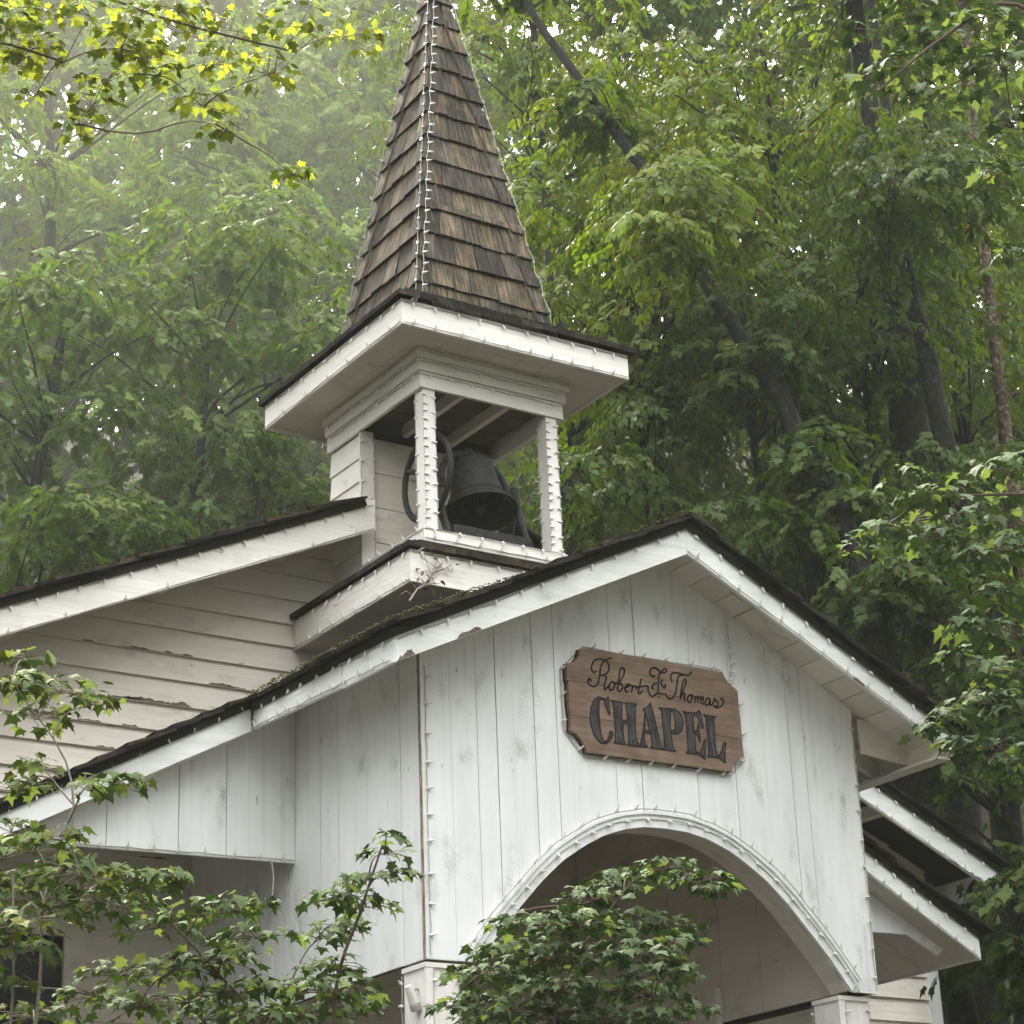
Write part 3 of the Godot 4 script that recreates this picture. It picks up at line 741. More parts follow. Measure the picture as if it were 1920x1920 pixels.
func build_wear() -> void:
	var r := RandomNumberGenerator.new()
	r.seed = 313
	var wall := chapel.get_node("gable_wall")
	var row := 0
	for b in wall.get_children():
		if not str(b.name).begins_with("clapboard"):
			continue
		var box_ := (b as MeshInstance3D).mesh.get_aabb()
		if box_.position.y < 1.2 or box_.position.y > 2.95 or box_.position.x > 0.3:
			continue
		for k in 4:
			var x := r.randf_range(maxf(box_.position.x + 0.1, -1.7), minf(box_.end.x - 0.1, 0.5))
			bare_patch(wall, Vector3(x, box_.position.y + 0.002, box_.end.z + 0.0008), r.randf_range(0.04, 0.17), r.randf_range(0.012, 0.04), 0.0, r.randi())
		row += 1
	for a in [[7.40, 1.655, 0.16, 0.07], [7.12, 1.78, 0.07, 0.03], [7.57, 1.578, 0.045, 0.10]]:
		bare_patch(chapel, Vector3(a[0], a[1], -2.6575), a[2], a[3], -0.459, r.randi())
	for a in [[-0.36, 1.713, 0.06, 0.06], [0.1, 1.932, 0.09, 0.03], [3.3, 2.056, 0.05, 0.03]]:
		bare_patch(chapel, Vector3(a[0], a[1], 0.4525), a[2], a[3], 0.477 if a[0] < 1.8 else -0.496, r.randi())
	var st := new_st()
	box(st, Vector3(-0.003, -0.004, -0.022), Vector3(0.004, 2.02, 0.002))
	part(st, "corner_bead", M.rust, chapel)

func build_belfry() -> void:
	var st := new_st()
	# closed rear part of the belfry
	box(st, Vector3(1.245, 3.0, -3.36), Vector3(2.475, 5.1, -2.90))
	var belfry := part(st, "belfry", M.gap, chapel)
	for sd in [0, 1]:
		var x0 := 1.235 if sd == 0 else 2.485
		var y := 3.0
		while y < 4.80:
			st = new_st()
			var o := -0.016 if sd == 0 else 0.016
			var y1 := minf(y + 0.212, 4.83)
			hexa(st, [Vector3(x0 + o, y, -2.872), Vector3(x0 + o, y, -3.36), Vector3(x0 - o * 0.6, y, -3.36), Vector3(x0 - o * 0.6, y, -2.872), Vector3(x0, y1, -2.872), Vector3(x0, y1, -3.36), Vector3(x0 - o * 0.6, y1, -3.36), Vector3(x0 - o * 0.6, y1, -2.872)])
			part(st, "clapboard", M.tower, belfry)
			y += 0.2
		st = new_st()
		var c0 := 1.218 if sd == 0 else 2.385
		box(st, Vector3(c0, 2.9, -2.87), Vector3(c0 + 0.117, 4.83, -2.84))
		part(st, "corner_board", M.post, belfry)
	for k in 6:                                     # boards of the wall behind the bell
		st = new_st()
		box(st, Vector3(1.336, 3.0 + k * 0.30, -2.898), Vector3(2.384, 3.0 + k * 0.30 + 0.293, -2.872))
		part(st, "back_board", M.soffit, belfry)
	# posts
	for p in [[1.235, -2.005], [2.378, -2.005]]:
		st = new_st()
		box(st, Vector3(p[0], 3.655, p[1]), Vector3(p[0] + 0.105, 4.822, p[1] + 0.117))
		part(st, "post", M.post, belfry)
	# sills, friezes
	for b in [[1.205, 2.515, 3.545, 3.655, -1.872, -1.90]]:
		st = new_st()
		box(st, Vector3(b[0], b[2], b[5]), Vector3(b[1], b[3], b[4]))
		part(st, "sill", M.tower, belfry)
	for x in [1.205, 2.489]:
		st = new_st()
		box(st, Vector3(x, 3.562, -2.835), Vector3(x + 0.026, 3.655, -1.902))
		part(st, "sill", M.tower, belfry)
	st = new_st()
	box(st, Vector3(1.235, 3.50, -2.865), Vector3(2.485, 3.58, -1.91))
	part(st, "belfry_floor", M.soffit, belfry)
	var f := [[1.200, 2.538, 4.820, 4.952, -1.868], [1.180, 2.560, 4.954, 5.05, -1.848], [1.155, 2.585, 5.052, 5.128, -1.823]]
	for b in f:
		st = new_st()
		box(st, Vector3(b[0], b[2], b[4] - 0.03), Vector3(b[1], b[3], b[4]))
		part(st, "frieze_board", M.tower, belfry)
		st = new_st()
		box(st, Vector3(b[0], b[2], -3.37), Vector3(b[0] + 0.03, b[3], b[4] - 0.032))
		part(st, "frieze_board", M.tower, belfry)
		st = new_st()
		box(st, Vector3(b[1] - 0.03, b[2], -3.37), Vector3(b[1], b[3], b[4] - 0.032))
		part(st, "frieze_board", M.tower, belfry)
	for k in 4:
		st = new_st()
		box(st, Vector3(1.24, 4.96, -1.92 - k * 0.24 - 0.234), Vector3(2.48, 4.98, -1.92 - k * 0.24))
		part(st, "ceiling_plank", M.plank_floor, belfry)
	for xx in [1.62, 2.05]:
		st = new_st()
		box(st, Vector3(xx, 4.86, -2.86), Vector3(xx + 0.05, 4.958, -1.91))
		part(st, "joist", M.soffit, belfry)
	# skirt roof round the foot of the belfry
	var x0 := 0.855; var x1 := 2.875; var z0 := -1.50; var z1 := -3.30
	st = new_st()
	box(st, Vector3(x0 + 0.03, 3.06, z1), Vector3(x1 - 0.03, 3.075, z0 - 0.03))
	var skirt := part(st, "skirt_soffit", M.soffit, belfry)
	for b in [[x0, x1, z0 - 0.026, z0], [x0, x0 + 0.026, z1, z0 - 0.028], [x1 - 0.026, x1, z1, z0 - 0.028]]:
		st = new_st()
		box(st, Vector3(b[0], 3.04, b[2]), Vector3(b[1], 3.288, b[3]))
		part(st, "fascia_board", M.tower, belfry)
	hip_skirt("skirt_roof", belfry, x0 - 0.035, x1 + 0.035, z0 + 0.035, z1, 3.292, 1.215, 2.505, -1.882, -3.35, 3.505, 3, M.roof)
	# the wide cap under the spire
	var a0 := 0.828; var a1 := 2.945; var c0 := -1.50; var c1 := -3.765
	st = new_st()
	for k in 9:
		var xs := a0 + 0.028 + k * (a1 - a0 - 0.056) / 9.0
		st = new_st()
		box(st, Vector3(xs + 0.002, 5.130, c1 + 0.028), Vector3(xs + (a1 - a0 - 0.056) / 9.0 - 0.002, 5.145, c0 - 0.028))
		part(st, "soffit_board", M.soffit, belfry)
	for b in [[a0, a1, c0 - 0.026, c0], [a0, a0 + 0.026, c1 + 0.028, c0 - 0.028], [a1 - 0.026, a1, c1 + 0.028, c0 - 0.028], [a0, a1, c1, c1 + 0.026]]:
		st = new_st()
		box(st, Vector3(b[0], 5.112, b[2]), Vector3(b[1], 5.325, b[3]))
		part(st, "fascia_board", M.tower, belfry)
	hip_skirt("cap_roof", belfry, a0 - 0.04, a1 + 0.045, c0 + 0.045, c1 - 0.04, 5.330, 1.24, 2.56, -1.95, -3.28, 5.66, 3, M.roof)

# a low roof on four sides from an outer rectangle at y0 up to an inner one at y1, in thick courses
func hip_skirt(called: String, parent: Node, xa: float, xb: float, za: float, zb: float, y0: float, xi: float, xj: float, zi: float, zj: float, y1: float, courses: int, mats: Array) -> void:
	var o := [Vector3(xa, y0, za), Vector3(xb, y0, za), Vector3(xb, y0, zb), Vector3(xa, y0, zb)]
	var n := [Vector3(xi, y1, zi), Vector3(xj, y1, zi), Vector3(xj, y1, zj), Vector3(xi, y1, zj)]
	for s in 4:
		var e0: Vector3 = o[s]; var e1: Vector3 = o[(s + 1) % 4]; var r0: Vector3 = n[s]; var r1: Vector3 = n[(s + 1) % 4]
		for i in courses:
			var t0 := float(i) / courses; var t1 := minf((i + 1.35) / courses, 1.0)
			var len := e0.lerp(r0, t0).distance_to(e1.lerp(r1, t0))
			var u := 0.0
			while u < len - 0.02:
				var w := minf(rng.randf_range(0.14, 0.28), len - u)
				var f0 := u / len; var f1 := (u + w - 0.004) / len
				var up := Vector3(0, 0.018, 0)
				var lift := Vector3(0, 0.004 + rng.randf_range(0.0, 0.009), 0)
				var th := Vector3(0, 0.042, 0)
				var tt := t0 - rng.randf_range(0.0, 0.03)
				var a := e0.lerp(r0, tt).lerp(e1.lerp(r1, tt), f0) + lift; var b := e0.lerp(r0, tt).lerp(e1.lerp(r1, tt), f1) + lift
				var c := e0.lerp(r0, t1).lerp(e1.lerp(r1, t1), f1); var d := e0.lerp(r0, t1).lerp(e1.lerp(r1, t1), f0)
				var st := new_st()
				hexa(st, [a, b, c, d, a + th, b + th, c + up, d + up])
				part(st, called + "_shingle", mats[rng.randi() % mats.size()], parent)
				u += w

func build_spire() -> void:
	var ax := 1.896; var az := -2.612; var ay := 9.36; var kx := 0.1625; var kz := 0.1665
	var yb := 5.56; var yt := 9.10
	var ring := func(y: float, grow: float) -> Array:
		var hx := (ay - y) * kx + grow; var hz := (ay - y) * kz + grow
		return [Vector3(ax - hx, y, az + hz), Vector3(ax + hx, y, az + hz), Vector3(ax + hx, y, az - hz), Vector3(ax - hx, y, az - hz)]
	var st := new_st()
	var lo: Array = ring.call(yb, -0.03); var hi: Array = ring.call(yt, -0.03)
	hexa(st, [lo[0], lo[1], lo[2], lo[3], hi[0], hi[1], hi[2], hi[3]])
	var spire := part(st, "spire", M.gap, chapel)
	spire.set_meta("label", "tall steeple covered in weathered brown wooden shingles")
	var step := 0.262
	for s in 4:
		var hidden := new_st()
		var any := false
		var y := yb
		while y < yt - 0.02:
			var y1 := minf(y + step * 1.45, yt)
			var wide := 2.0 * (ay - y) * kx
			var cuts := [0.0]
			while cuts[-1] < 1.0:
				cuts.append(cuts[-1] + rng.randf_range(0.15, 0.33) / wide)
			cuts[-1] = 1.0
			if cuts.size() > 2 and (1.0 - cuts[-2]) * wide < 0.07:
				cuts.remove_at(cuts.size() - 2)
			for k in cuts.size() - 1:
				var dy := rng.randf_range(-0.010, 0.010)
				var g := rng.randf_range(0.026, 0.040)
				var b0: Array = ring.call(y + dy, 0.0)
				var b1: Array = ring.call(y + dy, g)
				var t0: Array = ring.call(y1, -0.025)
				var t1: Array = ring.call(y1, -0.006)
				var f0: float = cuts[k] + 0.003; var f1: float = cuts[k + 1] - 0.003
				var j := (s + 1) % 4
				var corner := [b0[s].lerp(b0[j], f0), b0[s].lerp(b0[j], f1), t0[s].lerp(t0[j], f1), t0[s].lerp(t0[j], f0), b1[s].lerp(b1[j], f0), b1[s].lerp(b1[j], f1), t1[s].lerp(t1[j], f1), t1[s].lerp(t1[j], f0)]
				if s == 0 or s == 3:
					var one := new_st()
					hexa(one, corner)
					part(one, "shingle", M.shingle[rng.randi() % 5], spire)
				else:
					hexa(hidden, corner)
					any = true
			y += step
		if any:
			part(hidden, "shingle_field", M.shingle[1], spire, "stuff")
	# lapped hip shingles, a pair at each corner and course
	for s in 4:
		var y := yb - 0.02
		var odd := 0
		while y < yt + 0.02:
			var y1 := minf(y + step * 1.32, yt + 0.12)
			for w in [0, 1]:
				var j := (s + 1) % 4 if w == 0 else (s + 3) % 4
				var dy := rng.randf_range(-0.008, 0.008)
				var wlo := 0.115 + rng.randf_range(-0.008, 0.008)
				var whi := wlo * 0.94
				var P := func(yy: float, grow: float, d: float) -> Vector3:
					var r: Array = ring.call(yy, grow)
					var c: Vector3 = r[s]
					return c + (r[j] - c).normalized() * minf(d, (r[j] - c).length() * 0.5)
				st = new_st()
				hexa(st, [P.call(y + dy, 0.022, 0.0), P.call(y + dy, 0.022, wlo), P.call(y1, 0.0, whi), P.call(y1, 0.0, 0.0), P.call(y + dy, 0.052, 0.0), P.call(y + dy, 0.052, wlo + 0.012), P.call(y1, 0.022, whi + 0.01), P.call(y1, 0.022, 0.0)])
				part(st, "hip_shingle", M.shingle[rng.randi() % 4], spire)
			y += step
			odd += 1
	st = new_st()
	lathe(st, [Vector2(0.0, 0.14), Vector2(0.03, 0.10), Vector2(0.075, 0.02), Vector2(0.09, -0.05)], 8, Transform3D(Basis(), Vector3(ax, yt + 0.10, az)))
	part(st, "spire_cap", M.shingle[1], spire)

func build_bell() -> void:
	var at := Vector3(1.88, 4.215, -2.19)
	var bell := thing("church_bell", "dark cast iron bell with a hand wheel hanging in the open belfry", "bell", at)
	var tilt := Transform3D(Basis(Vector3(1, 0, 0), -0.24), Vector3.ZERO)
	var st := new_st()
	var prof := [Vector2(0.0, 0.262), Vector2(0.09, 0.262), Vector2(0.135, 0.25), Vector2(0.165, 0.215), Vector2(0.178, 0.15), Vector2(0.19, 0.05), Vector2(0.21, -0.06), Vector2(0.24, -0.15), Vector2(0.275, -0.205), Vector2(0.303, -0.235), Vector2(0.308, -0.25), Vector2(0.295, -0.252), Vector2(0.262, -0.215), Vector2(0.22, -0.14), Vector2(0.19, -0.05), Vector2(0.165, 0.10), Vector2(0.145, 0.20), Vector2(0.0, 0.235)]
	lathe(st, prof, 40, tilt)
	var body := part(st, "bell_body", M.iron, bell)
	for yy in [0.215, -0.13, -0.21]:
		st = new_st()
		var rr := 0.170 if yy > 0.0 else (0.236 if yy > -0.15 else 0.284)
		lathe(st, [Vector2(rr, yy + 0.008), Vector2(rr + 0.006, yy), Vector2(rr + 0.003, yy - 0.008)], 40, tilt)
		part(st, "moulding_ring", M.iron, body)
	st = new_st()
	tube(st, PackedVector3Array([tilt * Vector3(0, 0.22, 0), tilt * Vector3(0.01, -0.05, 0.02), tilt * Vector3(0.0, -0.20, 0.03)]), PackedFloat32Array([0.012, 0.014, 0.016]), 8)
	lathe(st, [Vector2(0.0, 0.045), Vector2(0.03, 0.03), Vector2(0.042, 0.0), Vector2(0.03, -0.03), Vector2(0.0, -0.045)], 12, Transform3D(Basis(), tilt * Vector3(0, -0.21, 0.03)))
	part(st, "clapper", M.iron, bell)
	st = new_st()                                   # yoke over the crown
	var pts := PackedVector3Array()
	for k in 13:
		var a := PI * k / 12.0
		pts.append(tilt * Vector3(-cos(a) * 0.31, -0.0 + sin(a) * 0.325, 0))
	tube(st, pts, PackedFloat32Array([0.028]), 8)
	tube(st, PackedVector3Array([tilt * Vector3(0, 0.25, 0), tilt * Vector3(0, 0.37, 0)]), PackedFloat32Array([0.035]), 8)
	tube(st, PackedVector3Array([Vector3(-0.52, 0.0, 0), Vector3(-0.30, 0.0, 0)]), PackedFloat32Array([0.022]), 8)
	tube(st, PackedVector3Array([Vector3(0.30, 0.0, 0), Vector3(0.42, 0.0, 0)]), PackedFloat32Array([0.022]), 8)
	part(st, "yoke", M.iron, bell)
	for sx in [-0.37, 0.37]:                          # A-shaped stands
		st = new_st()
		for sz in [-1.0, 1.0]:
			tube(st, PackedVector3Array([Vector3(sx, 0.03, 0), Vector3(sx, -0.12, sz * 0.035), Vector3(sx, -0.34, sz * 0.10), Vector3(sx, -0.55, sz * 0.20), Vector3(sx, -0.630, sz * 0.235)]), PackedFloat32Array([0.04, 0.036, 0.034, 0.036, 0.045]), 8)
		lathe(st, [Vector2(0.0, 0.05), Vector2(0.045, 0.035), Vector2(0.045, -0.035), Vector2(0.0, -0.05)], 10, Transform3D(Basis(), Vector3(sx, 0.02, 0)))
		part(st, "stand", M.iron, bell)
	for zz in [-0.26, 0.18]:                          # dark beams added to blacken the space under the bell
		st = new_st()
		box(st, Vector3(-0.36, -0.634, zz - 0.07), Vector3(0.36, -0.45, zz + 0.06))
		part(st, "added_dark_beam", M.iron, bell)
	st = new_st()                                     # rope wheel
	var wx := -0.44
	var rim := PackedVector3Array()
	for k in 41:
		var a := TAU * k / 40.0
		rim.append(Vector3(wx, cos(a) * 0.345, sin(a) * 0.345))
	tube(st, rim, PackedFloat32Array([0.025]), 8)
	var wheel := part(st, "wheel", M.iron, bell)
	for k in 4:
		var a := 0.5 + PI / 2.0 * k
		st = new_st()
		tube(st, PackedVector3Array([Vector3(wx, 0, 0), Vector3(wx, cos(a + 0.12) * 0.17, sin(a + 0.12) * 0.17), Vector3(wx, cos(a) * 0.34, sin(a) * 0.34)]), PackedFloat32Array([0.026, 0.022, 0.022]), 6)
		part(st, "spoke", M.iron, wheel)

func build_sign() -> void:
	var c := Vector3(1.86, 1.785, 0.05)
	var sign := thing("wooden_sign", "brown plank sign with carved dark lettering above the porch arch", "sign", c)
	for k in SIGN_PLANKS.size():
		var poly := PackedVector2Array()
		var d: Array = SIGN_PLANKS[k]
		for i in range(0, d.size(), 2):
			poly.append(Vector2(d[i], d[i + 1]) / 1000.0)
		var st := new_st()
		prism(st, poly, 0.036, Transform3D(Basis(), Vector3(0, 0, (k % 2) * 0.0012)))
		part(st, "plank", M.sign[k], sign)
		st = new_st()
		var edge := PackedVector2Array()
		var mid := Vector2.ZERO
		for p in poly:
			mid += p / poly.size()
		for p in poly:
			edge.append(p + (p - mid).normalized() * 0.006)
		prism(st, edge, 0.012, Transform3D(Basis(), Vector3(0, 0, -0.030)))
		part(st, "backing", M.sign_edge, sign)
	var texts := hold_mesh("chapel_lettering", sign, true)
	texts.set_meta("label", "large dark carved capitals reading CHAPEL")
	var lines := new_st()
	for d in SIGN_LETTERS:
		var pts := PackedVector3Array()
		for i in range(0, d.size(), 2):
			pts.append(Vector3(d[i] / 1000.0, d[i + 1] / 1000.0, 0.0046))
		pts.append(pts[0])
		ribbon(lines, pts, 0.0042)
	part(lines, "letter_outline", M.letter_line, sign)
	var script := new_st()
	for d in SIGN_SCRIPT:
		var raw := []
		for i in range(0, d.size(), 2):
			raw.append(Vector3(d[i] / 1000.0, d[i + 1] / 1000.0, 0.004))
		ribbon(script, smooth_path(raw, 4), 0.0054)
	var sc := part(script, "script_lettering", M.letter_line, sign)
	sc.set_meta("label", "dark handwritten line reading Robert F. Thomas")

func hold_mesh(called: String, parent: Node, _x: bool) -> MeshInstance3D:
	var st := new_st()
	for d in SIGN_LETTERS:
		var poly := PackedVector2Array()
		for i in range(0, d.size(), 2):
			poly.append(Vector2(d[i], d[i + 1]) / 1000.0)
		prism(st, poly, 0.003, Transform3D(Basis(), Vector3(0, 0, 0.0035)))
	return part(st, called, M.letter, parent)

func smooth_path(p: Array, n: int) -> PackedVector3Array:
	var out := PackedVector3Array()
	for i in p.size() - 1:
		var a: Vector3 = p[maxi(i - 1, 0)]; var b: Vector3 = p[i]; var c: Vector3 = p[i + 1]; var d: Vector3 = p[mini(i + 2, p.size() - 1)]
		for k in n:
			out.append(b.cubic_interpolate(c, a, d, float(k) / n))
	out.append(p[-1])
	return out

# a flat stroke of half width w in the z plane, 1 mm thick
func ribbon(st: SurfaceTool, pts: PackedVector3Array, w: float) -> void:
	for i in pts.size() - 1:
		var d := (pts[i + 1] - pts[i])
		if d.length() < 1e-5:
			continue
		d = d.normalized()
		var s := Vector3(-d.y, d.x, 0) * w
		var a := pts[i] - d * w * 0.4; var b := pts[i + 1] + d * w * 0.4
		var z := Vector3(0, 0, -0.002)
		hexa(st, [a - s, b - s, b + s, a + s, a - s + z, b - s + z, b + s + z, a + s + z])

# ------------------------------------------------------------------ small lights on strings
func string_lights(label: String, path: Array, spacing: float, out: Vector3, along := 0.0) -> void:
	var t := thing("light_string", label, "string lights", path[0], "strings of small white lights on the chapel")
	var o0: Vector3 = path[0]
	var pts := PackedVector3Array()
	var total := 0.0
	for i in path.size() - 1:
		var a: Vector3 = path[i]; var b: Vector3 = path[i + 1]
		var n := maxi(int((b - a).length() / (spacing * 0.5)), 1)
		for k in n:
			pts.append(a.lerp(b, float(k) / n) - o0 + Vector3(rng.randf_range(-1, 1), rng.randf_range(-1, 1), rng.randf_range(-1, 1)) * 0.0045)
		total += (b - a).length()
	pts.append(path[-1] - o0)
	var st := new_st()
	tube(st, pts, PackedFloat32Array([0.0038]), 4)
	part(st, "wire", M.wire, t)
	var s := spacing * 0.4
	var seg := 0
	var done := 0.0
	while s < total:
		while seg < path.size() - 2 and s > done + (path[seg + 1] - path[seg]).length():
			done += (path[seg + 1] - path[seg]).length()
			seg += 1
		var a: Vector3 = path[seg]; var b: Vector3 = path[seg + 1]
		var f := (s - done) / maxf((b - a).length(), 0.001)
		var dir := (out + (b - a).normalized() * along + Vector3(rng.randf_range(-1, 1), rng.randf_range(-1, 1), rng.randf_range(-1, 1)) * 0.28).normalized()
		var side := dir.cross(Vector3(0.3, 0.2, 0.9)).normalized()
		var o := MeshInstance3D.new()
		o.mesh = bulb_mesh
		o.material_override = M.bulb
		o.name = "bulb"
		t.add_child(o, true)
		o.transform = Transform3D(Basis(side, dir, side.cross(dir)), a.lerp(b, f) - o0)
		s += spacing * rng.randf_range(0.86, 1.14)

func build_light_strings() -> void:
	var st := new_st()
	lathe(st, [Vector2(0.0, 0.046), Vector2(0.0045, 0.040), Vector2(0.0065, 0.022), Vector2(0.0105, 0.020), Vector2(0.0105, -0.004), Vector2(0.0, -0.008)], 6, Transform3D())
	bulb_mesh = st.commit()
	var up := Vector3(0, 0.9, 0.45)
	var dn := Vector3(0, -0.9, 0.45)
	var W := "string of small white lights "
	var apex_t := Vector3(RIDGE_X, 2.945, 0.458); var apex_b := Vector3(RIDGE_X, 2.785, 0.458)
	string_lights(W + "along the upper left edge of the porch gable board", [apex_t, Vector3(-0.42, 1.822, 0.458)], 0.205, dn)
	string_lights(W + "along the upper right edge of the porch gable board", [apex_t, Vector3(4.14, 1.775, 0.458)], 0.205, dn)
	string_lights(W + "along the lower right edge of the porch gable board", [apex_b, Vector3(4.14, 1.645, 0.458)], 0.205, up)
	string_lights(W + "along the left eave board of the porch roof", [Vector3(-0.442, 1.70, 0.40), Vector3(-0.442, 1.76, -1.44)], 0.16, Vector3(-0.4, 0.9, 0))
	string_lights(W + "along the top of the porch's left eave board", [Vector3(-0.442, 1.828, 0.40), Vector3(-0.442, 1.90, -1.44)], 0.2, Vector3(-0.4, -0.9, 0))
	string_lights(W + "down the left corner of the porch front", [Vector3(0.04, 1.85, 0.006), Vector3(0.035, 0.02, 0.006)], 0.18, Vector3(0.9, 0, 0.5))
	string_lights(W + "down the right edge of the porch front", [Vector3(3.60, 1.95, 0.006), Vector3(3.595, 0.02, 0.006)], 0.185, Vector3(-0.9, 0, 0.5))
	string_lights(W + "hanging from the gable to the sign's right corner", [Vector3(2.52, 2.55, 0.008), Vector3(2.53, 2.2, 0.008), Vector3(2.50, 2.05, 0.02)], 0.07, Vector3(0.5, 0.2, 0.7))
	var ob := []; var oa := []
	for k in 33:
		var x := RIDGE_X + lerpf(-1.47, 1.47, k / 32.0)
		var d := (Vector2(x, arch_y(x)) - Vector2(RIDGE_X, -0.55)).normalized()
		ob.append(Vector3(x + d.x * 0.115, arch_y(x) + d.y * 0.115, 0.034))
		oa.append(Vector3(x + d.x * 0.05, arch_y(x) + d.y * 0.05, 0.034))
	string_lights(W + "along the outer rim of the porch arch", ob, 0.16, Vector3(0.1, 0.8, 0.6))
	string_lights(W + "along the inner rim of the porch arch", oa, 0.16, Vector3(0.1, -0.4, 0.7))
	string_lights(W + "behind the edge of the wooden sign", [Vector3(1.27, 2.15, 0.012), Vector3(2.42, 2.15, 0.012), Vector3(2.56, 1.98, 0.012), Vector3(2.575, 1.53, 0.012), Vector3(2.44, 1.40, 0.012), Vector3(1.24, 1.395, 0.012), Vector3(1.08, 1.55, 0.012), Vector3(1.075, 1.96, 0.012), Vector3(1.27, 2.15, 0.012)], 0.2, Vector3(0.25, 0.3, 0.8))
	string_lights(W + "along the bottom edge of the side wing's board panel", [Vector3(-0.02, 0.94, -1.65), Vector3(-1.7, 0.905, -1.65)], 0.19, up)
	string_lights(W + "along the lower gable board of the left side wing", [Vector3(-0.46, 1.93, -1.44), Vector3(-2.36, 0.91, -1.44)], 0.2, dn)
	string_lights(W + "along the top of the nave's left gable board", [Vector3(1.22, 4.115, -2.652), Vector3(-3.9, 1.82, -2.652)], 0.2, dn)
	string_lights(W + "along the bottom of the nave's left gable board", [Vector3(1.22, 3.91, -2.652), Vector3(-3.9, 1.635, -2.652)], 0.42, up)
	string_lights(W + "along the top of the nave's right gable board", [Vector3(2.6, 4.065, -2.652), Vector3(7.62, 1.745, -2.652)], 0.205, dn)
	string_lights(W + "along the bottom of the nave's right gable board", [Vector3(2.6, 3.865, -2.652), Vector3(7.62, 1.56, -2.652)], 0.215, up)
	string_lights(W + "along the top of the right wing's gable board", [Vector3(4.1, 1.87, -1.442), Vector3(6.08, 0.815, -1.442)], 0.20, dn)
	string_lights(W + "along the bottom of the right wing's gable board", [Vector3(4.1, 1.72, -1.442), Vector3(6.08, 0.66, -1.442)], 0.21, up)
	string_lights(W + "along the top of the belfry skirt's left board", [Vector3(0.846, 3.275, -1.5), Vector3(0.846, 3.275, -3.29)], 0.2, Vector3(-0.4, -0.9, 0))
	string_lights(W + "along the bottom of the belfry skirt's left board", [Vector3(0.846, 3.055, -1.5), Vector3(0.846, 3.055, -3.29)], 0.19, Vector3(-0.4, 0.9, 0))
	string_lights(W + "along the top of the belfry skirt's front board", [Vector3(0.86, 3.272, -1.492), Vector3(2.3, 3.272, -1.492)], 0.22, dn)
	string_lights(W + "along the top of the belfry's front sill", [Vector3(1.21, 3.648, -1.864), Vector3(2.5, 3.648, -1.864)], 0.21, dn)
	string_lights(W + "along the bottom of the belfry's front sill", [Vector3(1.21, 3.572, -1.864), Vector3(2.4, 3.572, -1.864)], 0.21, up)
	string_lights(W + "along the belfry's left sill", [Vector3(1.198, 3.64, -1.88), Vector3(1.198, 3.64, -2.83)], 0.19, Vector3(-0.5, 0.8, 0))
	string_lights(W + "along the top front edge of the steeple cap", [Vector3(0.84, 5.30, -1.492), Vector3(2.94, 5.30, -1.492)], 0.21, dn)
	string_lights(W + "along the lower front edge of the steeple cap", [Vector3(0.84, 5.128, -1.492), Vector3(2.94, 5.128, -1.492)], 0.21, up)
	string_lights(W + "along the top left edge of the steeple cap", [Vector3(0.82, 5.30, -1.51), Vector3(0.82, 5.30, -3.75)], 0.22, Vector3(-0.4, -0.9, 0))
	string_lights(W + "along the lower left edge of the steeple cap", [Vector3(0.82, 5.128, -1.51), Vector3(0.82, 5.128, -3.75)], 0.36, Vector3(-0.4, 0.9, 0))
	for f in [[1.196, 2.53, 4.93, -1.862, "lowest"], [1.176, 2.55, 5.03, -1.842, "middle"], [1.152, 2.58, 5.105, -1.817, "topmost"]]:
		string_lights(W + "round the %s stepped board under the steeple cap" % f[4], [Vector3(f[1], f[2], f[3]), Vector3(f[0] - 0.006, f[2], f[3]), Vector3(f[0] - 0.006, f[2], -3.3)], 0.2, Vector3(-0.2, -0.6, 0.5))
	for p in [[1.232, "left"], [2.375, "right"]]:
		string_lights(W + "down the near corner of the %s belfry post" % p[1], [Vector3(p[0], 4.80, -1.884), Vector3(p[0], 3.67, -1.884)], 0.075, Vector3(0.95, 0, 0.08))
		string_lights(W + "down the outer edge of the %s belfry post's front" % p[1], [Vector3(p[0] + 0.108, 4.80, -1.886), Vector3(p[0] + 0.108, 3.67, -1.886)], 0.12, Vector3(-0.95, 0, 0.08))
		string_lights(W + "down the far edge of the %s belfry post's side" % p[1], [Vector3(p[0], 4.80, -2.008), Vector3(p[0], 3.67, -2.008)], 0.14, Vector3(-0.06, 0, 0.95))
	string_lights(W + "down the inner edge of the belfry's corner board", [Vector3(1.338, 4.80, -2.836), Vector3(1.338, 3.66, -2.836)], 0.16, Vector3(-0.7, 0, 0.5))
	string_lights(W + "down the outer edge of the belfry's corner board", [Vector3(1.216, 4.80, -2.836), Vector3(1.216, 4.20, -2.836)], 0.16, Vector3(0.7, 0, 0.5))
	var hip := func(sx: float, sz: float, y: float, dx: float, dz: float) -> Vector3:
		var hx := (9.36 - y) * 0.1625 + 0.052; var hz := (9.36 - y) * 0.1665 + 0.052
		return Vector3(1.896 + sx * hx + dx, y, -2.612 + sz * hz + dz)
	var hp := func(sx: float, sz: float, dx: float, dz: float) -> Array:
		var a := []
		for k in 15:
			a.append(hip.call(sx, sz, 9.12 - k * 0.252, dx, dz))
			a.append(hip.call(sx, sz, 8.99 - k * 0.252, dx * 1.3 - sx * 0.012, dz - sz * 0.012))
		return a
	string_lights(W + "down the right side of the spire's near corner", hp.call(-1.0, 1.0, 0.03, 0.008), 0.115, Vector3(0.9, 0.2, 0.4))
	string_lights(W + "down the left side of the spire's near corner", hp.call(-1.0, 1.0, -0.006, -0.03), 0.13, Vector3(-0.5, -0.5, 0.4))
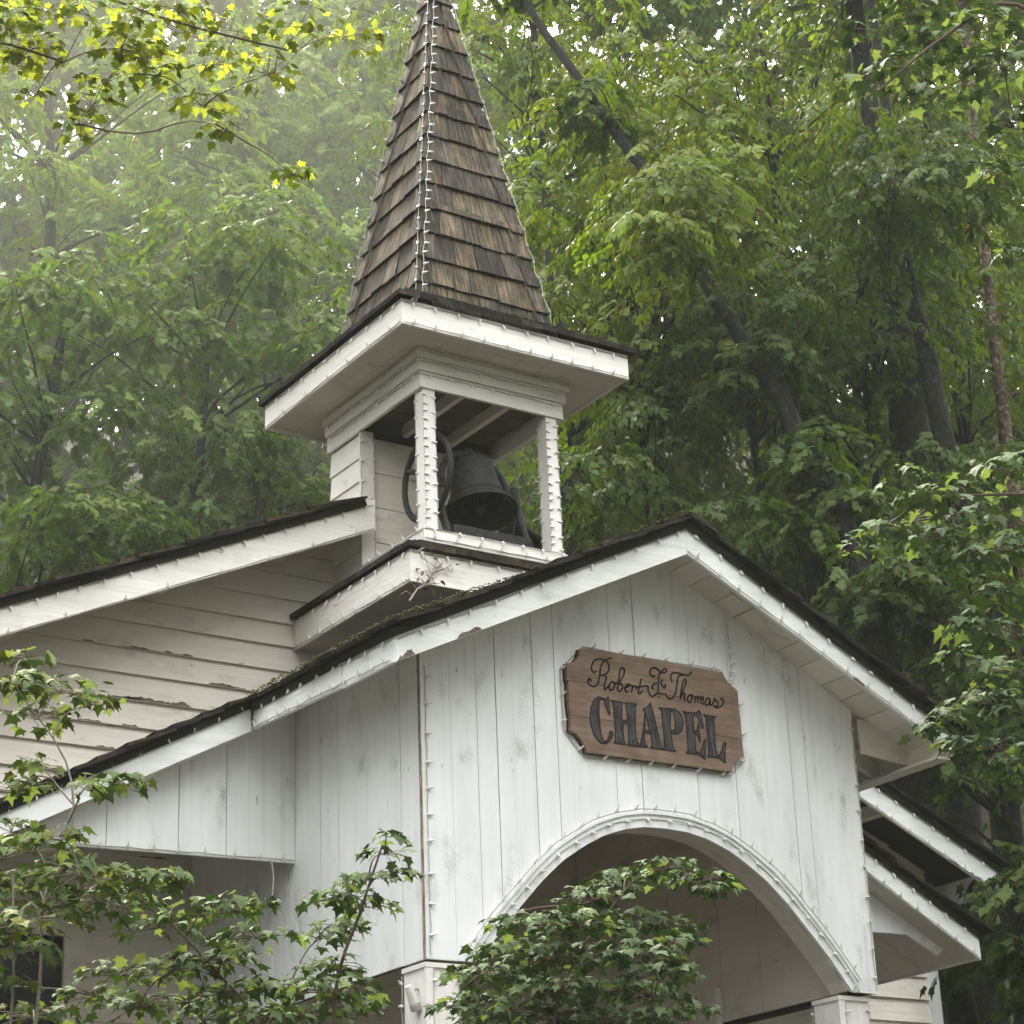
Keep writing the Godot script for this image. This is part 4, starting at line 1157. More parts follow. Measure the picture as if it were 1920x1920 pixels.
	string_lights(W + "down the right hand corner of the spire", hp.call(1.0, 1.0, 0.006, 0.006), 0.17, Vector3(-0.6, 0.2, 0.8))
	string_lights(W + "down the left hand corner of the spire", hp.call(-1.0, -1.0, -0.006, -0.0), 0.2, Vector3(-0.6, 0.2, 0.4))
	for p in [[0.0, -0.0, 0.237, -0.012, -0.27, "left"], [3.285, -0.04, 3.552, -0.05, -0.31, "right"]]:
		string_lights(W + "down the near corner of the %s porch post" % p[5], [Vector3(p[0] + 0.05, -0.06, p[3] + 0.016), Vector3(p[0] + 0.05, -1.2, p[3] + 0.016)], 0.17, Vector3(0.8, 0.1, 0.6))
		string_lights(W + "down the right edge of the %s porch post" % p[5], [Vector3(p[2], -0.06, p[3] + 0.006), Vector3(p[2], -1.2, p[3] + 0.006)], 0.14, Vector3(-0.7, 0.1, 0.6))
		string_lights(W + "down the far edge of the %s porch post" % p[5], [Vector3(p[0] - 0.012, -0.06, p[4]), Vector3(p[0] - 0.012, -1.2, p[4])], 0.13, Vector3(-0.7, 0.1, 0.5))

func build_fittings() -> void:
	# floodlight on the left porch post
	var f := thing("floodlight", "small white spotlight fixed to the left porch post", "spotlight", Vector3(-0.004, -0.22, -0.10))
	var st := new_st()
	var xf := Transform3D(Basis(Vector3(0, 0, 1), 0.5) * Basis(Vector3(1, 0, 0), 0.2), Vector3(-0.05, 0, 0.02))
	lathe(st, [Vector2(0.0, 0.075), Vector2(0.022, 0.07), Vector2(0.026, 0.03), Vector2(0.032, -0.04), Vector2(0.028, -0.045), Vector2(0.0, -0.035)], 14, xf)
	part(st, "lamp_head", M.bulb, f)
	st = new_st()
	lathe(st, [Vector2(0.03, -0.045), Vector2(0.034, -0.05), Vector2(0.034, -0.085), Vector2(0.0, -0.088)], 14, xf)
	part(st, "lens_hood", M.wire, f)
	st = new_st()
	tube(st, PackedVector3Array([Vector3(-0.045, 0.02, 0.02), Vector3(-0.02, 0.05, 0.01), Vector3(0.006, 0.05, 0.0)]), PackedFloat32Array([0.009]), 6)
	part(st, "bracket", M.wire, f)
	# cord with a plug hanging below the wing
	var c := thing("power_cord", "short white cord with a black plug hanging below the side panel", "cord", Vector3(-0.186, 0.93, -1.66))
	st = new_st()
	tube(st, PackedVector3Array([Vector3(0.0, 0.0, 0.0), Vector3(0.012, -0.10, 0.01), Vector3(0.008, -0.2, 0.01), Vector3(0.002, -0.245, 0.012)]), PackedFloat32Array([0.0065]), 6)
	part(st, "cable", M.wire, c)
	st = new_st()
	lathe(st, [Vector2(0.0, 0.0), Vector2(0.012, -0.004), Vector2(0.022, -0.03), Vector2(0.02, -0.05), Vector2(0.0, -0.054)], 8, Transform3D(Basis(), Vector3(0.002, -0.24, 0.012)))
	for s in [-0.008, 0.008]:
		box(st, Vector3(s, -0.325, 0.010), Vector3(s + 0.004, -0.29, 0.014))
	part(st, "plug", M.black, c)

# ------------------------------------------------------------------ plants
# half outlines of a leaf, stem at the origin, tip at (0, 1)
const STAR_LEAF = [[0.0, 0.0], [0.12, -0.05], [0.45, -0.06], [0.34, 0.17], [0.63, 0.45], [0.37, 0.44], [0.22, 0.58], [0.0, 1.0]]
const MAPLE_LEAF = [[0.0, 0.0], [0.14, -0.04], [0.42, 0.04], [0.36, 0.24], [0.60, 0.55], [0.34, 0.50], [0.24, 0.62], [0.0, 1.0]]
const OVAL_LEAF = [[0.0, 0.0], [0.17, 0.12], [0.29, 0.38], [0.26, 0.62], [0.13, 0.85], [0.0, 1.02]]

func add_leaf(st: SurfaceTool, half: Array, xf: Transform3D, col: Color, bend: float) -> void:
	for sd in [-1.0, 1.0]:
		for i in half.size() - 1:
			var a: Array = half[i]; var b: Array = half[i + 1]
			var va := Vector3(a[0] * sd, absf(a[0]) * 0.16 - bend * a[1] * a[1] - bend * a[0] * a[0] * 1.4, -a[1])
			var vb := Vector3(b[0] * sd, absf(b[0]) * 0.16 - bend * b[1] * b[1] - bend * b[0] * b[0] * 1.4, -b[1])
			var m := Vector3(0, -bend * 0.12, -0.32)
			st.set_color(col)
			tri(st, xf * m, xf * va, xf * vb, xf.basis.y)

func leaf_mesh(half: Array, bend: float, sd: int) -> ArrayMesh:
	var st := new_st()
	var r := RandomNumberGenerator.new()
	r.seed = sd
	add_leaf(st, half, Transform3D(), Color(1, 1, 1), bend)
	# the stalk
	var p := [Vector3(0.012, 0, 0), Vector3(-0.012, 0, 0), Vector3(0, 0.05, 0.38)]
	st.set_color(Color(0.9, 0.75, 0.6))
	tri(st, p[0], p[1], p[2], Vector3.UP)
	return st.commit()

# a twig with leaves, about 0.5 m long, running along -z
func spray_mesh(half: Array, count: int, size: float, sd: int) -> ArrayMesh:
	var st := new_st()
	var r := RandomNumberGenerator.new()
	r.seed = sd
	var length := 0.42
	for q in 2:
		var d := Vector3(0, 0.008, 0) if q == 0 else Vector3(0.008, 0, 0)
		st.set_color(Color(0.6, 0.4, 0.5))
		tri(st, Vector3(0, 0, 0.1) - d, Vector3(0, 0, 0.1) + d, Vector3(0, -0.05, -length), Vector3(0.3, 1, 0))
	for k in count:
		var f := (k + 0.6) / count
		var side := -1.0 if k % 2 == 0 else 1.0
		var yaw := side * r.randf_range(0.5, 1.35) * (1.25 - f) + r.randf_range(-0.2, 0.2)
		var b := Basis(Vector3.UP, yaw) * Basis(Vector3.RIGHT, -r.randf_range(0.05, 0.75)) * Basis(Vector3(0, 0, 1), r.randf_range(-0.5, 0.5))
		var s := size * r.randf_range(0.7, 1.15)
		var p := Vector3(side * 0.02, -0.05 * f * f + r.randf_range(-0.02, 0.02), -length * f)
		p += b * Vector3(0, 0, -0.35) * s * r.randf_range(0.4, 1.0)
		var l := r.randf_range(0.72, 1.25)
		var w := r.randf_range(0.9, 1.12)
		add_leaf(st, half, Transform3D(b.scaled(Vector3(s, s, s)), p), Color(l * w, l, l * 0.95), r.randf_range(0.05, 0.35))
	return st.commit()

var sprays := {}

func crown_part(parent: Node3D, kind: String, at: Vector3, list: Array, colors: Array, m: Material) -> void:
	for v in 3:
		var mm := MultiMesh.new()
		mm.transform_format = MultiMesh.TRANSFORM_3D
		mm.use_colors = true
		mm.mesh = sprays[kind][v]
		var mine := []
		for i in range(v, list.size(), 3):
			mine.append(i)
		mm.instance_count = mine.size()
		for k in mine.size():
			var t: Transform3D = list[mine[k]]
			t.origin -= at
			mm.set_instance_transform(k, t)
			mm.set_instance_color(k, colors[mine[k]])
		var o := MultiMeshInstance3D.new()
		o.multimesh = mm
		o.material_override = m
		o.name = "crown"
		parent.add_child(o, true)
		o.set_meta("kind", "stuff")

# leaf sprays over a flat dome, the way a maple bough carries them
func pad_sprays(list: Array, colors: Array, c: Vector3, radius: float, count: int, scale: float, tint: Color, vary: float, r: RandomNumberGenerator) -> void:
	var own := r.randf_range(1.0 - vary, 1.0 + vary)
	for k in count:
		var a := r.randf() * TAU
		var q := sqrt(r.randf())
		var p := c + Vector3(cos(a) * q, (1.0 - q * q) * 0.42 - 0.12 + r.randf_range(-0.16, 0.12), sin(a) * q) * radius
		var b := Basis(Vector3.UP, -a - PI / 2.0 + r.randf_range(-0.9, 0.9)) * Basis(Vector3.RIGHT, -r.randf_range(0.0, 0.5) - q * 0.45) * Basis(Vector3(0, 0, 1), r.randf_range(-0.6, 0.6))
		var s := scale * r.randf_range(0.75, 1.2)
		list.append(Transform3D(b.scaled(Vector3(s, s, s)), p))
		var l := own * r.randf_range(1.0 - vary, 1.0 + vary)
		colors.append(Color(tint.r * l * r.randf_range(0.9, 1.15), tint.g * l, tint.b * l))

func limb_path(a: Vector3, b: Vector3, sag: float, r: RandomNumberGenerator) -> PackedVector3Array:
	var out := PackedVector3Array()
	var w := Vector3(r.randf_range(-1, 1), r.randf_range(-0.4, 0.4), r.randf_range(-1, 1)) * (b - a).length() * 0.09
	for k in 7:
		var f := k / 6.0
		out.append(a.lerp(b, f) + Vector3(0, sin(f * PI) * sag, 0) + w * sin(f * PI * 1.6))
	return out

func forest_tree(called: String, label: String, trunk: Array, r0: float, bark: Material, crown: Array, kind: String, tint: Color, scale: float, sd: int, group: String) -> void:
	var r := RandomNumberGenerator.new()
	r.seed = sd
	var at: Vector3 = trunk[0]
	var t := thing(called, label, "tree", at, group)
	var tp := smooth_path(trunk, 5)
	var radii := PackedFloat32Array()
	for k in tp.size():
		radii.append(r0 * (1.0 - 0.78 * k / (tp.size() - 1.0)))
		tp[k] -= at
		if k > 0:
			tp[k] += Vector3(r.randf_range(-1, 1), 0, r.randf_range(-1, 1)) * r0 * 0.14
	var st := new_st()
	tube(st, tp, radii, 12)
	part(st, "trunk", bark, t)
	# crown: [centre, radii, pads, sprays in a pad, pad radius]
	var list := []; var colors := []
	var limbs := new_st()
	var any := false
	for c in crown:
		var mid: Vector3 = c[0]; var ext: Vector3 = c[1]
		for k in int(c[2] * 0.85):
			var d := Vector3(r.randfn(), r.randfn(), r.randfn()).normalized()
			var q := pow(r.randf(), 0.45)
			var p := mid + Vector3(d.x * ext.x, d.y * ext.y, d.z * ext.z) * q
			pad_sprays(list, colors, p, c[4] * r.randf_range(0.7, 1.25), int(c[3] * r.randf_range(0.45, 0.75)), scale, tint, 0.22, r)
			if k % 2 == 0:
				var best := 0
				for i in tp.size():
					if (tp[i] + at).distance_to(p + Vector3(0, -1.2, 0)) < (tp[best] + at).distance_to(p + Vector3(0, -1.2, 0)):
						best = i
				var from := tp[best]
				var rr := minf(radii[best] * 0.5, 0.012 + 0.010 * (p - at - from).length())
				tube(limbs, limb_path(from, p - at, 0.15, r), PackedFloat32Array([rr, rr * 0.85, rr * 0.7, rr * 0.58, rr * 0.45, rr * 0.33, rr * 0.2]), 5)
				any = true
	if any:
		part(limbs, "limbs", bark, t)
	crown_part(t, kind, at, list, colors, M.leaf)

# small trees close by: stems, and leaves set out one by one
func near_tree(called: String, label: String, stems: Array, pads: Array, size: float, half: Array, tints: Array, sd: int, stem_r: float, spread_y: float, bark: Material, leafm: StandardMaterial3D, dense := 2.5) -> void:
	var r := RandomNumberGenerator.new()
	r.seed = sd
	var at: Vector3 = stems[0][0]
	var t := thing(called, label, "tree", at)
	var st := new_st()
	var nodes := []
	for s in stems:
		var p := smooth_path(s, 4)
		var radii := PackedFloat32Array()
		for k in p.size():
			radii.append(lerpf(stem_r, stem_r * 0.35, k / (p.size() - 1.0)))
			p[k] -= at
			nodes.append(p[k])
		tube(st, p, radii, 8)
	part(st, "stems", bark, t)
	var twigs := new_st()
	var leaves := [] # transforms with colours
	var order := []
	for i in pads.size():
		order.append(i)
	for i in order:
		var d: Array = pads[i]
		var c := Vector3(d[0], d[1], d[2]) - at
		var best := 0
		var bd := 1e9
		for k in nodes.size():
			var e: float = (nodes[k] - c).length() + maxf(nodes[k].y - c.y + 0.05, 0.0) * 1.5
			if e < bd:
				bd = e; best = k
		var path := limb_path(nodes[best], c, 0.04, r)
		var w := clampf(0.0035 + 0.004 * bd, 0.004, 0.012)
		tube(twigs, path, PackedFloat32Array([w, w * 0.9, w * 0.8, w * 0.7, w * 0.6, w * 0.5, w * 0.4]), 5)
		for k in range(3, 7):
			nodes.append(path[k])
		for k in int(d[4] * dense):
			var a := r.randf() * TAU
			var q := sqrt(r.randf())
			var p: Vector3 = c + Vector3(cos(a) * q * 1.15, (1.0 - q * q) * 0.35 * spread_y + r.randf_range(-0.22, 0.18) * spread_y, sin(a) * q * 1.15) * d[3]
			var yaw := -a - PI / 2.0 + r.randf_range(-1.1, 1.1)
			var b := Basis(Vector3.UP, yaw) * Basis(Vector3.RIGHT, -r.randf_range(-0.1, 0.85)) * Basis(Vector3(0, 0, 1), r.randf_range(-0.55, 0.55))
			var s := size * r.randf_range(0.62, 1.25)
			var tint: Color = tints[r.randi() % tints.size()]
			var l := r.randf_range(0.75, 1.25)
			leaves.append([Transform3D(b * Basis.from_scale(Vector3(s * r.randf_range(0.8, 1.15), s, s)), p), Color(tint.r * l, tint.g * l, tint.b * l)])
			if k % 3 == 0:
				tube(twigs, PackedVector3Array([c.lerp(p, 0.05), c.lerp(p, 0.55) + Vector3(0, 0.006, 0), p]), PackedFloat32Array([w * 0.45, w * 0.35, 0.0018]), 4)
	part(twigs, "twigs", bark, t)
	var meshes := [leaf_mesh(half, 0.10, 1), leaf_mesh(half, 0.28, 2), leaf_mesh(half, 0.42, 3)]
	# a few shades of leaf shared by the single leaves
	var shades := []
	for tint in tints:
		for l in [0.8, 1.0, 1.2]:
			var m := leafm.duplicate() as StandardMaterial3D
			m.vertex_color_use_as_albedo = false
			m.albedo_color = Color(tint.r * l, tint.g * l, tint.b * l).linear_to_srgb()
			shades.append([Color(tint.r * l, tint.g * l, tint.b * l), m])
	var single := mini(leaves.size(), 290)
	var step := float(leaves.size()) / single
	var chosen := {}
	for k in single:
		chosen[int(k * step)] = true
	var rest := []
	for i in leaves.size():
		if chosen.has(i):
			var o := MeshInstance3D.new()
			o.mesh = meshes[r.randi() % 3]
			o.material_override = shades[r.randi() % shades.size()][1]
			o.name = "leaf"
			t.add_child(o, true)
			o.transform = leaves[i][0]
		else:
			rest.append(leaves[i])
	if rest.size() > 0:
		var mm := MultiMesh.new()
		mm.transform_format = MultiMesh.TRANSFORM_3D
		mm.use_colors = true
		mm.mesh = meshes[1]
		mm.instance_count = rest.size()
		for k in rest.size():
			mm.set_instance_transform(k, rest[k][0])
			mm.set_instance_color(k, rest[k][1])
		var o := MultiMeshInstance3D.new()
		o.multimesh = mm
		o.material_override = leafm
		o.name = "foliage"
		t.add_child(o, true)
		o.set_meta("kind", "stuff")

func ground_y(x: float, z: float) -> float:
	var d := (x + 6.93) * 0.556 - (z - 11.47) * 0.831
	var y := lerpf(-4.06, -2.32, smoothstep(1.0, 11.0, d))
	if d > 27.0:
		y += (minf(d, 62.0) - 27.0) * 0.8
	return y

func build_ground() -> void:
	var st := new_st()
	var n := 60
	var c := Vector2(6.0, -12.0)
	var pts := []
	for j in n + 1:
		var row := []
		for i in n + 1:
			var u := (i / float(n) - 0.5) * 2.0; var v := (j / float(n) - 0.5) * 2.0
			var x := c.x + signf(u) * pow(absf(u), 1.6) * 110.0
			var z := c.y + signf(v) * pow(absf(v), 1.6) * 110.0
			row.append(Vector3(x, ground_y(x, z), z))
		pts.append(row)
	for j in n:
		for i in n:
			quad(st, pts[j][i], pts[j][i + 1], pts[j + 1][i + 1], pts[j + 1][i], Vector3.UP)
	var g := part(st, "ground", M.soil, self)
	g.set_meta("kind", "structure")
	st = new_st()
	for k in 10:
		var z0 := 16.0 - k * 1.57; var z1 := 16.0 - (k + 1) * 1.57
		for i in 5:
			var x0 := -12.0 + i * 3.6; var x1 := x0 + 3.6
			quad(st, Vector3(x0, ground_y(x0, z0) + 0.03, z0), Vector3(x1, ground_y(x1, z0) + 0.03, z0), Vector3(x1, ground_y(x1, z1) + 0.03, z1), Vector3(x0, ground_y(x0, z1) + 0.03, z1), Vector3.UP)
	var p := part(st, "path", M.paving, self)
	p.set_meta("kind", "structure")

func build_plants() -> void:
	for k in 3:
		if k == 0:
			sprays.maple = []; sprays.oval = []
		sprays.maple.append(spray_mesh(MAPLE_LEAF, 11, 0.125, 40 + k))
		sprays.oval.append(spray_mesh(OVAL_LEAF, 13, 0.115, 60 + k))
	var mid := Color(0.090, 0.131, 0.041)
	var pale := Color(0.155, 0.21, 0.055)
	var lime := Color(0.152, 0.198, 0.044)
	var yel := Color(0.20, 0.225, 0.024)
	var G1 := "maples behind the chapel's left side"
	var G2 := "trees behind the chapel's right side"
	var gy := func(x: float, z: float) -> Vector3: return Vector3(x, ground_y(x, z) - 0.1, z)
	# maples on the left
	forest_tree("maple_tree", "leafy maple rising behind the nave roof left of the steeple", [gy.call(5.6, -13.6), Vector3(5.4, 4, -13.8), Vector3(5.0, 8, -14.0), Vector3(5.3, 12.5, -14.1)], 0.16, M.bark, [[Vector3(5.2, 11.6, -14.0), Vector3(2.2, 2.0, 2.0), 30, 34, 0.95], [Vector3(6.0, 8.6, -13.6), Vector3(2.0, 1.3, 1.4), 14, 30, 0.85]], "maple", mid * 1.7, 0.95, 201, G1)
	forest_tree("maple_tree", "maple with drooping layered boughs above the nave roof at far left", [gy.call(1.9, -14.4), Vector3(2.2, 4, -14.5), Vector3(2.7, 8, -14.3), Vector3(3.1, 11, -14.2)], 0.18, M.bark, [[Vector3(2.9, 9.9, -14.2), Vector3(2.2, 1.9, 1.8), 28, 34, 0.95], [Vector3(2.6, 7.4, -13.5), Vector3(1.8, 1.1, 1.4), 16, 32, 0.8]], "maple", mid * 1.6, 0.95, 202, G1)
	forest_tree("maple_tree", "low maple just above the nave roof beside the belfry", [gy.call(6.2, -12.8), Vector3(5.9, 3, -12.9), Vector3(5.5, 6, -12.9), Vector3(5.3, 9, -12.8)], 0.13, M.bark, [[Vector3(5.3, 8.3, -12.9), Vector3(2.3, 1.6, 1.3), 26, 32, 0.8], [Vector3(3.4, 6.6, -12.7), Vector3(1.9, 1.0, 1.2), 18, 32, 0.8]], "maple", mid * 1.35, 0.9, 203, G1)
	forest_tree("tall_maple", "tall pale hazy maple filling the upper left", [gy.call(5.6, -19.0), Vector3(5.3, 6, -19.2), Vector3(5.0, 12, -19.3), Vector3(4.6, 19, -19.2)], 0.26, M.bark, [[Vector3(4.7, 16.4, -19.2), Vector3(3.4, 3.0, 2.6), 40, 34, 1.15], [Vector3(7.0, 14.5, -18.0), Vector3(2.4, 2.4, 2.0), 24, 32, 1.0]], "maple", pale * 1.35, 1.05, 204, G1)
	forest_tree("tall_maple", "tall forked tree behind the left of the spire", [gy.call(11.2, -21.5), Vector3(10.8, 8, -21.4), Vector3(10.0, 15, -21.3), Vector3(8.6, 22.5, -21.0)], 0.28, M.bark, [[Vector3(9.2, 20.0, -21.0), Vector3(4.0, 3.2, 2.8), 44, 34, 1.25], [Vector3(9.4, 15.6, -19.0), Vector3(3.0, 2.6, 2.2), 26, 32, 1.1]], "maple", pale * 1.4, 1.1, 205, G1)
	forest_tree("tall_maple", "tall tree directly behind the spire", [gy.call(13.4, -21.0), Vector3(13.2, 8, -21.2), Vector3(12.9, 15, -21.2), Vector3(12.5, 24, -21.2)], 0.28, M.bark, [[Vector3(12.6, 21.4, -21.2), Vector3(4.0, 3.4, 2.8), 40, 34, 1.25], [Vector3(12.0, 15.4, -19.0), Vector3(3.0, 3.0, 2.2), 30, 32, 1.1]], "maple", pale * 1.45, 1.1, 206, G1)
	# right of the steeple
	forest_tree("beech_tree", "bright yellow green beech beside the spire's right edge", [gy.call(8.9, -9.4), Vector3(8.7, 3, -9.0), Vector3(8.3, 7, -8.4), Vector3(8.0, 11.6, -7.9)], 0.13, M.bark, [[Vector3(7.9, 10.9, -7.6), Vector3(1.9, 1.8, 1.6), 34, 34, 0.8], [Vector3(7.4, 8.9, -7.4), Vector3(1.3, 0.9, 1.2), 16, 30, 0.7], [Vector3(6.45, 9.2, -5.2), Vector3(0.75, 0.55, 0.7), 13, 30, 0.55], [Vector3(6.75, 10.15, -5.8), Vector3(0.5, 0.4, 0.5), 7, 28, 0.5]], "oval", lime, 0.95, 301, G2)
	forest_tree("beech_tree", "tall light green beech at the upper right", [gy.call(11.4, -9.0), Vector3(11.2, 4, -8.8), Vector3(10.9, 9, -8.4), Vector3(10.6, 14.8, -8.1)], 0.16, M.bark, [[Vector3(10.6, 13.4, -8.1), Vector3(2.6, 2.2, 2.0), 44, 34, 0.9], [Vector3(11.0, 10.6, -7.6), Vector3(2.2, 1.4, 1.6), 24, 32, 0.8]], "oval", lime * 0.8, 0.95, 302, G2)
	forest_tree("beech_tree", "dark green beech to the right of the belfry", [gy.call(9.0, -7.2), Vector3(8.9, 3, -7.0), Vector3(8.7, 6, -6.7), Vector3(8.5, 9.8, -6.5)], 0.12, M.bark, [[Vector3(8.6, 8.9, -6.5), Vector3(1.9, 1.3, 1.5), 30, 32, 0.75]], "oval", mid, 0.9, 303, G2)
	forest_tree("beech_tree", "shaded beech beside the wide dark trunk at right", [gy.call(11.2, -7.4), Vector3(11.0, 3, -7.2), Vector3(10.8, 6, -7.0), Vector3(10.6, 10, -6.8)], 0.12, M.bark, [[Vector3(10.7, 9.3, -6.9), Vector3(2.0, 1.6, 1.6), 26, 30, 0.8], [Vector3(10.2, 6.9, -6.2), Vector3(1.8, 1.0, 1.4), 16, 30, 0.7], [Vector3(9.3, 10.2, -4.4), Vector3(1.3, 0.8, 0.8), 20, 30, 0.65], [Vector3(10.6, 10.7, -4.6), Vector3(0.9, 0.7, 0.7), 12, 30, 0.6]], "oval", mid, 0.9, 304, G2)
	forest_tree("tall_beech", "tall beech in the upper right corner with yellowing leaves", [gy.call(15.4, -10.0), Vector3(15.2, 6, -9.8), Vector3(15.0, 11, -9.4), Vector3(14.6, 16.4, -9.1)], 0.2, M.bark, [[Vector3(14.6, 14.6, -9.0), Vector3(3.0, 2.6, 2.2), 44, 34, 1.0], [Vector3(13.6, 11.6, -8.4), Vector3(2.6, 1.6, 1.8), 20, 30, 0.9]], "oval", lime * 0.85, 1.0, 305, G2)
	forest_tree("sapling", "thin young tree seen between the belfry and the porch gable", [gy.call(8.2, -7.9), Vector3(8.0, 3, -7.8), Vector3(7.85, 6.5, -7.55), Vector3(8.05, 9.6, -7.4)], 0.085, M.bark, [[Vector3(7.0, 7.0, -7.0), Vector3(1.4, 0.9, 1.2), 18, 28, 0.65]], "oval", mid, 0.85, 306, G2)
	forest_tree("understory_tree", "dark leafy tree behind the porch gable's right slope", [gy.call(8.9, -5.8), Vector3(8.7, 1.5, -5.7), Vector3(8.4, 4, -5.6), Vector3(8.2, 6.4, -5.5)], 0.1, M.bark, [[Vector3(8.3, 5.6, -5.6), Vector3(1.9, 1.3, 1.2), 28, 32, 0.75]], "maple", mid, 0.9, 307, G2)
	forest_tree("understory_tree", "dark leafy tree at the right edge behind the porch eave", [gy.call(9.4, -4.0), Vector3(9.2, 0.5, -3.9), Vector3(8.9, 2.6, -3.7), Vector3(8.7, 5.0, -3.6)], 0.1, M.bark, [[Vector3(8.9, 4.1, -3.7), Vector3(1.6, 1.6, 1.3), 30, 32, 0.75]], "maple", mid, 0.9, 308, G2)
	forest_tree("understory_tree", "low dark tree at the lower right behind the nave's corner", [gy.call(9.3, -2.7), Vector3(9.1, -0.8, -2.7), Vector3(8.8, 0.8, -2.8), Vector3(8.5, 2.4, -2.9)], 0.09, M.bark, [[Vector3(8.8, 1.3, -2.9), Vector3(1.2, 1.7, 1.2), 28, 30, 0.7]], "maple", mid, 0.9, 309, G2)
	forest_tree("tall_beech", "tall hazy tree behind the spire's right side", [gy.call(10.9, -13.6), Vector3(10.8, 6, -13.5), Vector3(10.6, 12, -13.3), Vector3(10.3, 18.6, -13.1)], 0.2, M.bark, [[Vector3(10.2, 17.0, -13.1), Vector3(2.8, 2.4, 2.2), 40, 34, 1.05], [Vector3(10.6, 12.6, -12.4), Vector3(2.4, 1.8, 1.8), 26, 32, 0.95]], "oval", lime * 0.9, 1.0, 310, G2)
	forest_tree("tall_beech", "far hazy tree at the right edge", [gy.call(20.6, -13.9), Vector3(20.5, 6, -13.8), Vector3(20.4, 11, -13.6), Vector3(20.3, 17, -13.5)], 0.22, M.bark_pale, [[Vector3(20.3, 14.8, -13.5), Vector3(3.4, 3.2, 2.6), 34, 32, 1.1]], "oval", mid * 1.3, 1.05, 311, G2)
	# bare trunks that lean or stand on the right
	forest_tree("leaning_tree", "dark leaning trunk running up to the left across the upper right", [gy.call(8.9, -4.2), Vector3(8.5, 1.5, -4.3), Vector3(8.07, 4.8, -4.4), Vector3(7.98, 5.9, -4.6), Vector3(7.84, 7.27, -5.12), Vector3(7.62, 8.9, -5.86), Vector3(7.27, 11.03, -6.7), Vector3(6.74, 13.35, -7.78), Vector3(6.6, 15.2, -8.5)], 0.16, M.bark, [[Vector3(6.7, 14.9, -8.3), Vector3(1.2, 0.5, 1.2), 8, 30, 0.7], [Vector3(7.9, 6.6, -4.7), Vector3(0.35, 0.5, 0.35), 5, 26, 0.4], [Vector3(7.65, 8.1, -5.3), Vector3(0.4, 0.5, 0.4), 5, 26, 0.4], [Vector3(8.1, 4.9, -4.2), Vector3(0.5, 0.5, 0.4), 7, 26, 0.45], [Vector3(7.05, 11.9, -7.0), Vector3(0.3, 0.5, 0.3), 4, 24, 0.35]], "maple", mid, 0.95, 320, G2)
	forest_tree("bare_tree", "wide dark straight trunk at the right", [gy.call(10.6, -5.1), Vector3(10.5, 2, -5.15), Vector3(10.4, 5.4, -5.2), Vector3(10.25, 8.4, -5.3), Vector3(10.12, 9.7, -5.4), Vector3(10.1, 12, -5.4), Vector3(10.0, 15.5, -5.4)], 0.185, M.bark, [[Vector3(10.0, 15.0, -5.4), Vector3(1.4, 0.7, 1.2), 10, 30, 0.8]], "maple", mid, 0.95, 321, G2)
	forest_tree("bare_tree", "broad hazy trunk standing behind the wide dark one", [gy.call(11.2, -6.8), Vector3(11.15, 3, -6.6), Vector3(11.08, 7.7, -6.56), Vector3(11.07, 10.1, -6.56), Vector3(11.0, 15.5, -6.6)], 0.42, M.bark, [[Vector3(11.0, 15.0, -6.6), Vector3(1.5, 0.7, 1.2), 10, 30, 0.8]], "maple", mid, 0.95, 322, G2)
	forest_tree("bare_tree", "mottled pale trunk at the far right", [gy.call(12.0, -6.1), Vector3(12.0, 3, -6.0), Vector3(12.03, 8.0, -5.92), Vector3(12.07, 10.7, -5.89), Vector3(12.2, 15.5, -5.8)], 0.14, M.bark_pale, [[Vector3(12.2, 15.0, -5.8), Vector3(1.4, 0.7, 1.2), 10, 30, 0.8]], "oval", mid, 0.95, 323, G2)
	# trees close to the camera
	var L := [Vector3(-3.6, ground_y(-3.6, 2.9), 2.9), Vector3(-3.62, -1.6, 2.9), Vector3(-3.56, -0.85, 2.88), Vector3(-3.55, -0.5, 2.86), Vector3(-3.45, -0.1, 2.9)]
	var L2 := [Vector3(-3.66, ground_y(-3.6, 2.9), 2.84), Vector3(-3.70, -1.6, 2.85), Vector3(-3.66, -0.9, 2.85), Vector3(-3.68, -0.4, 2.84)]
	var fresh := Color(0.105, 0.148, 0.045); var dusk := Color(0.080, 0.120, 0.048); var gold := Color(0.13, 0.14, 0.035)
	near_tree("young_maple", "young star-leaved maple at the lower left edge beside the window", [L, L2], PADS_LEFT, 0.060, STAR_LEAF, [fresh, fresh, dusk, gold], 401, 0.010, 0.8, M.twig_pale, M.leaf_near)
	var M1 := [Vector3(-2.4, ground_y(-2.4, 3.2), 3.2), Vector3(-2.45, -1.7, 3.1), Vector3(-2.6, -1.0, 2.95), Vector3(-2.75, -0.75, 2.85), Vector3(-2.9, -0.55, 2.75)]
	var M2 := [Vector3(-2.36, ground_y(-2.4, 3.2), 3.2), Vector3(-2.34, -1.6, 3.2), Vector3(-2.36, -0.9, 3.15), Vector3(-2.25, -0.5, 3.2), Vector3(-2.16, -0.2, 3.25)]
	near_tree("young_maple", "spreading young maple in front of the porch's left side wall", [M1, M2], PADS_MIDDLE, 0.060, STAR_LEAF, [fresh, dusk, dusk, Color(0.07, 0.105, 0.042)], 402, 0.012, 0.8, M.twig, M.leaf_near)
	var A1 := [Vector3(-0.9, ground_y(-0.9, 2.9), 2.9), Vector3(-0.95, -1.8, 2.9), Vector3(-1.05, -1.0, 2.85), Vector3(-0.95, -0.6, 2.9), Vector3(-0.7, -0.25, 3.0)]
	var A2 := [Vector3(-0.86, ground_y(-0.9, 2.9), 2.9), Vector3(-0.75, -1.6, 2.95), Vector3(-0.65, -0.9, 3.05), Vector3(-0.55, -0.55, 3.1)]
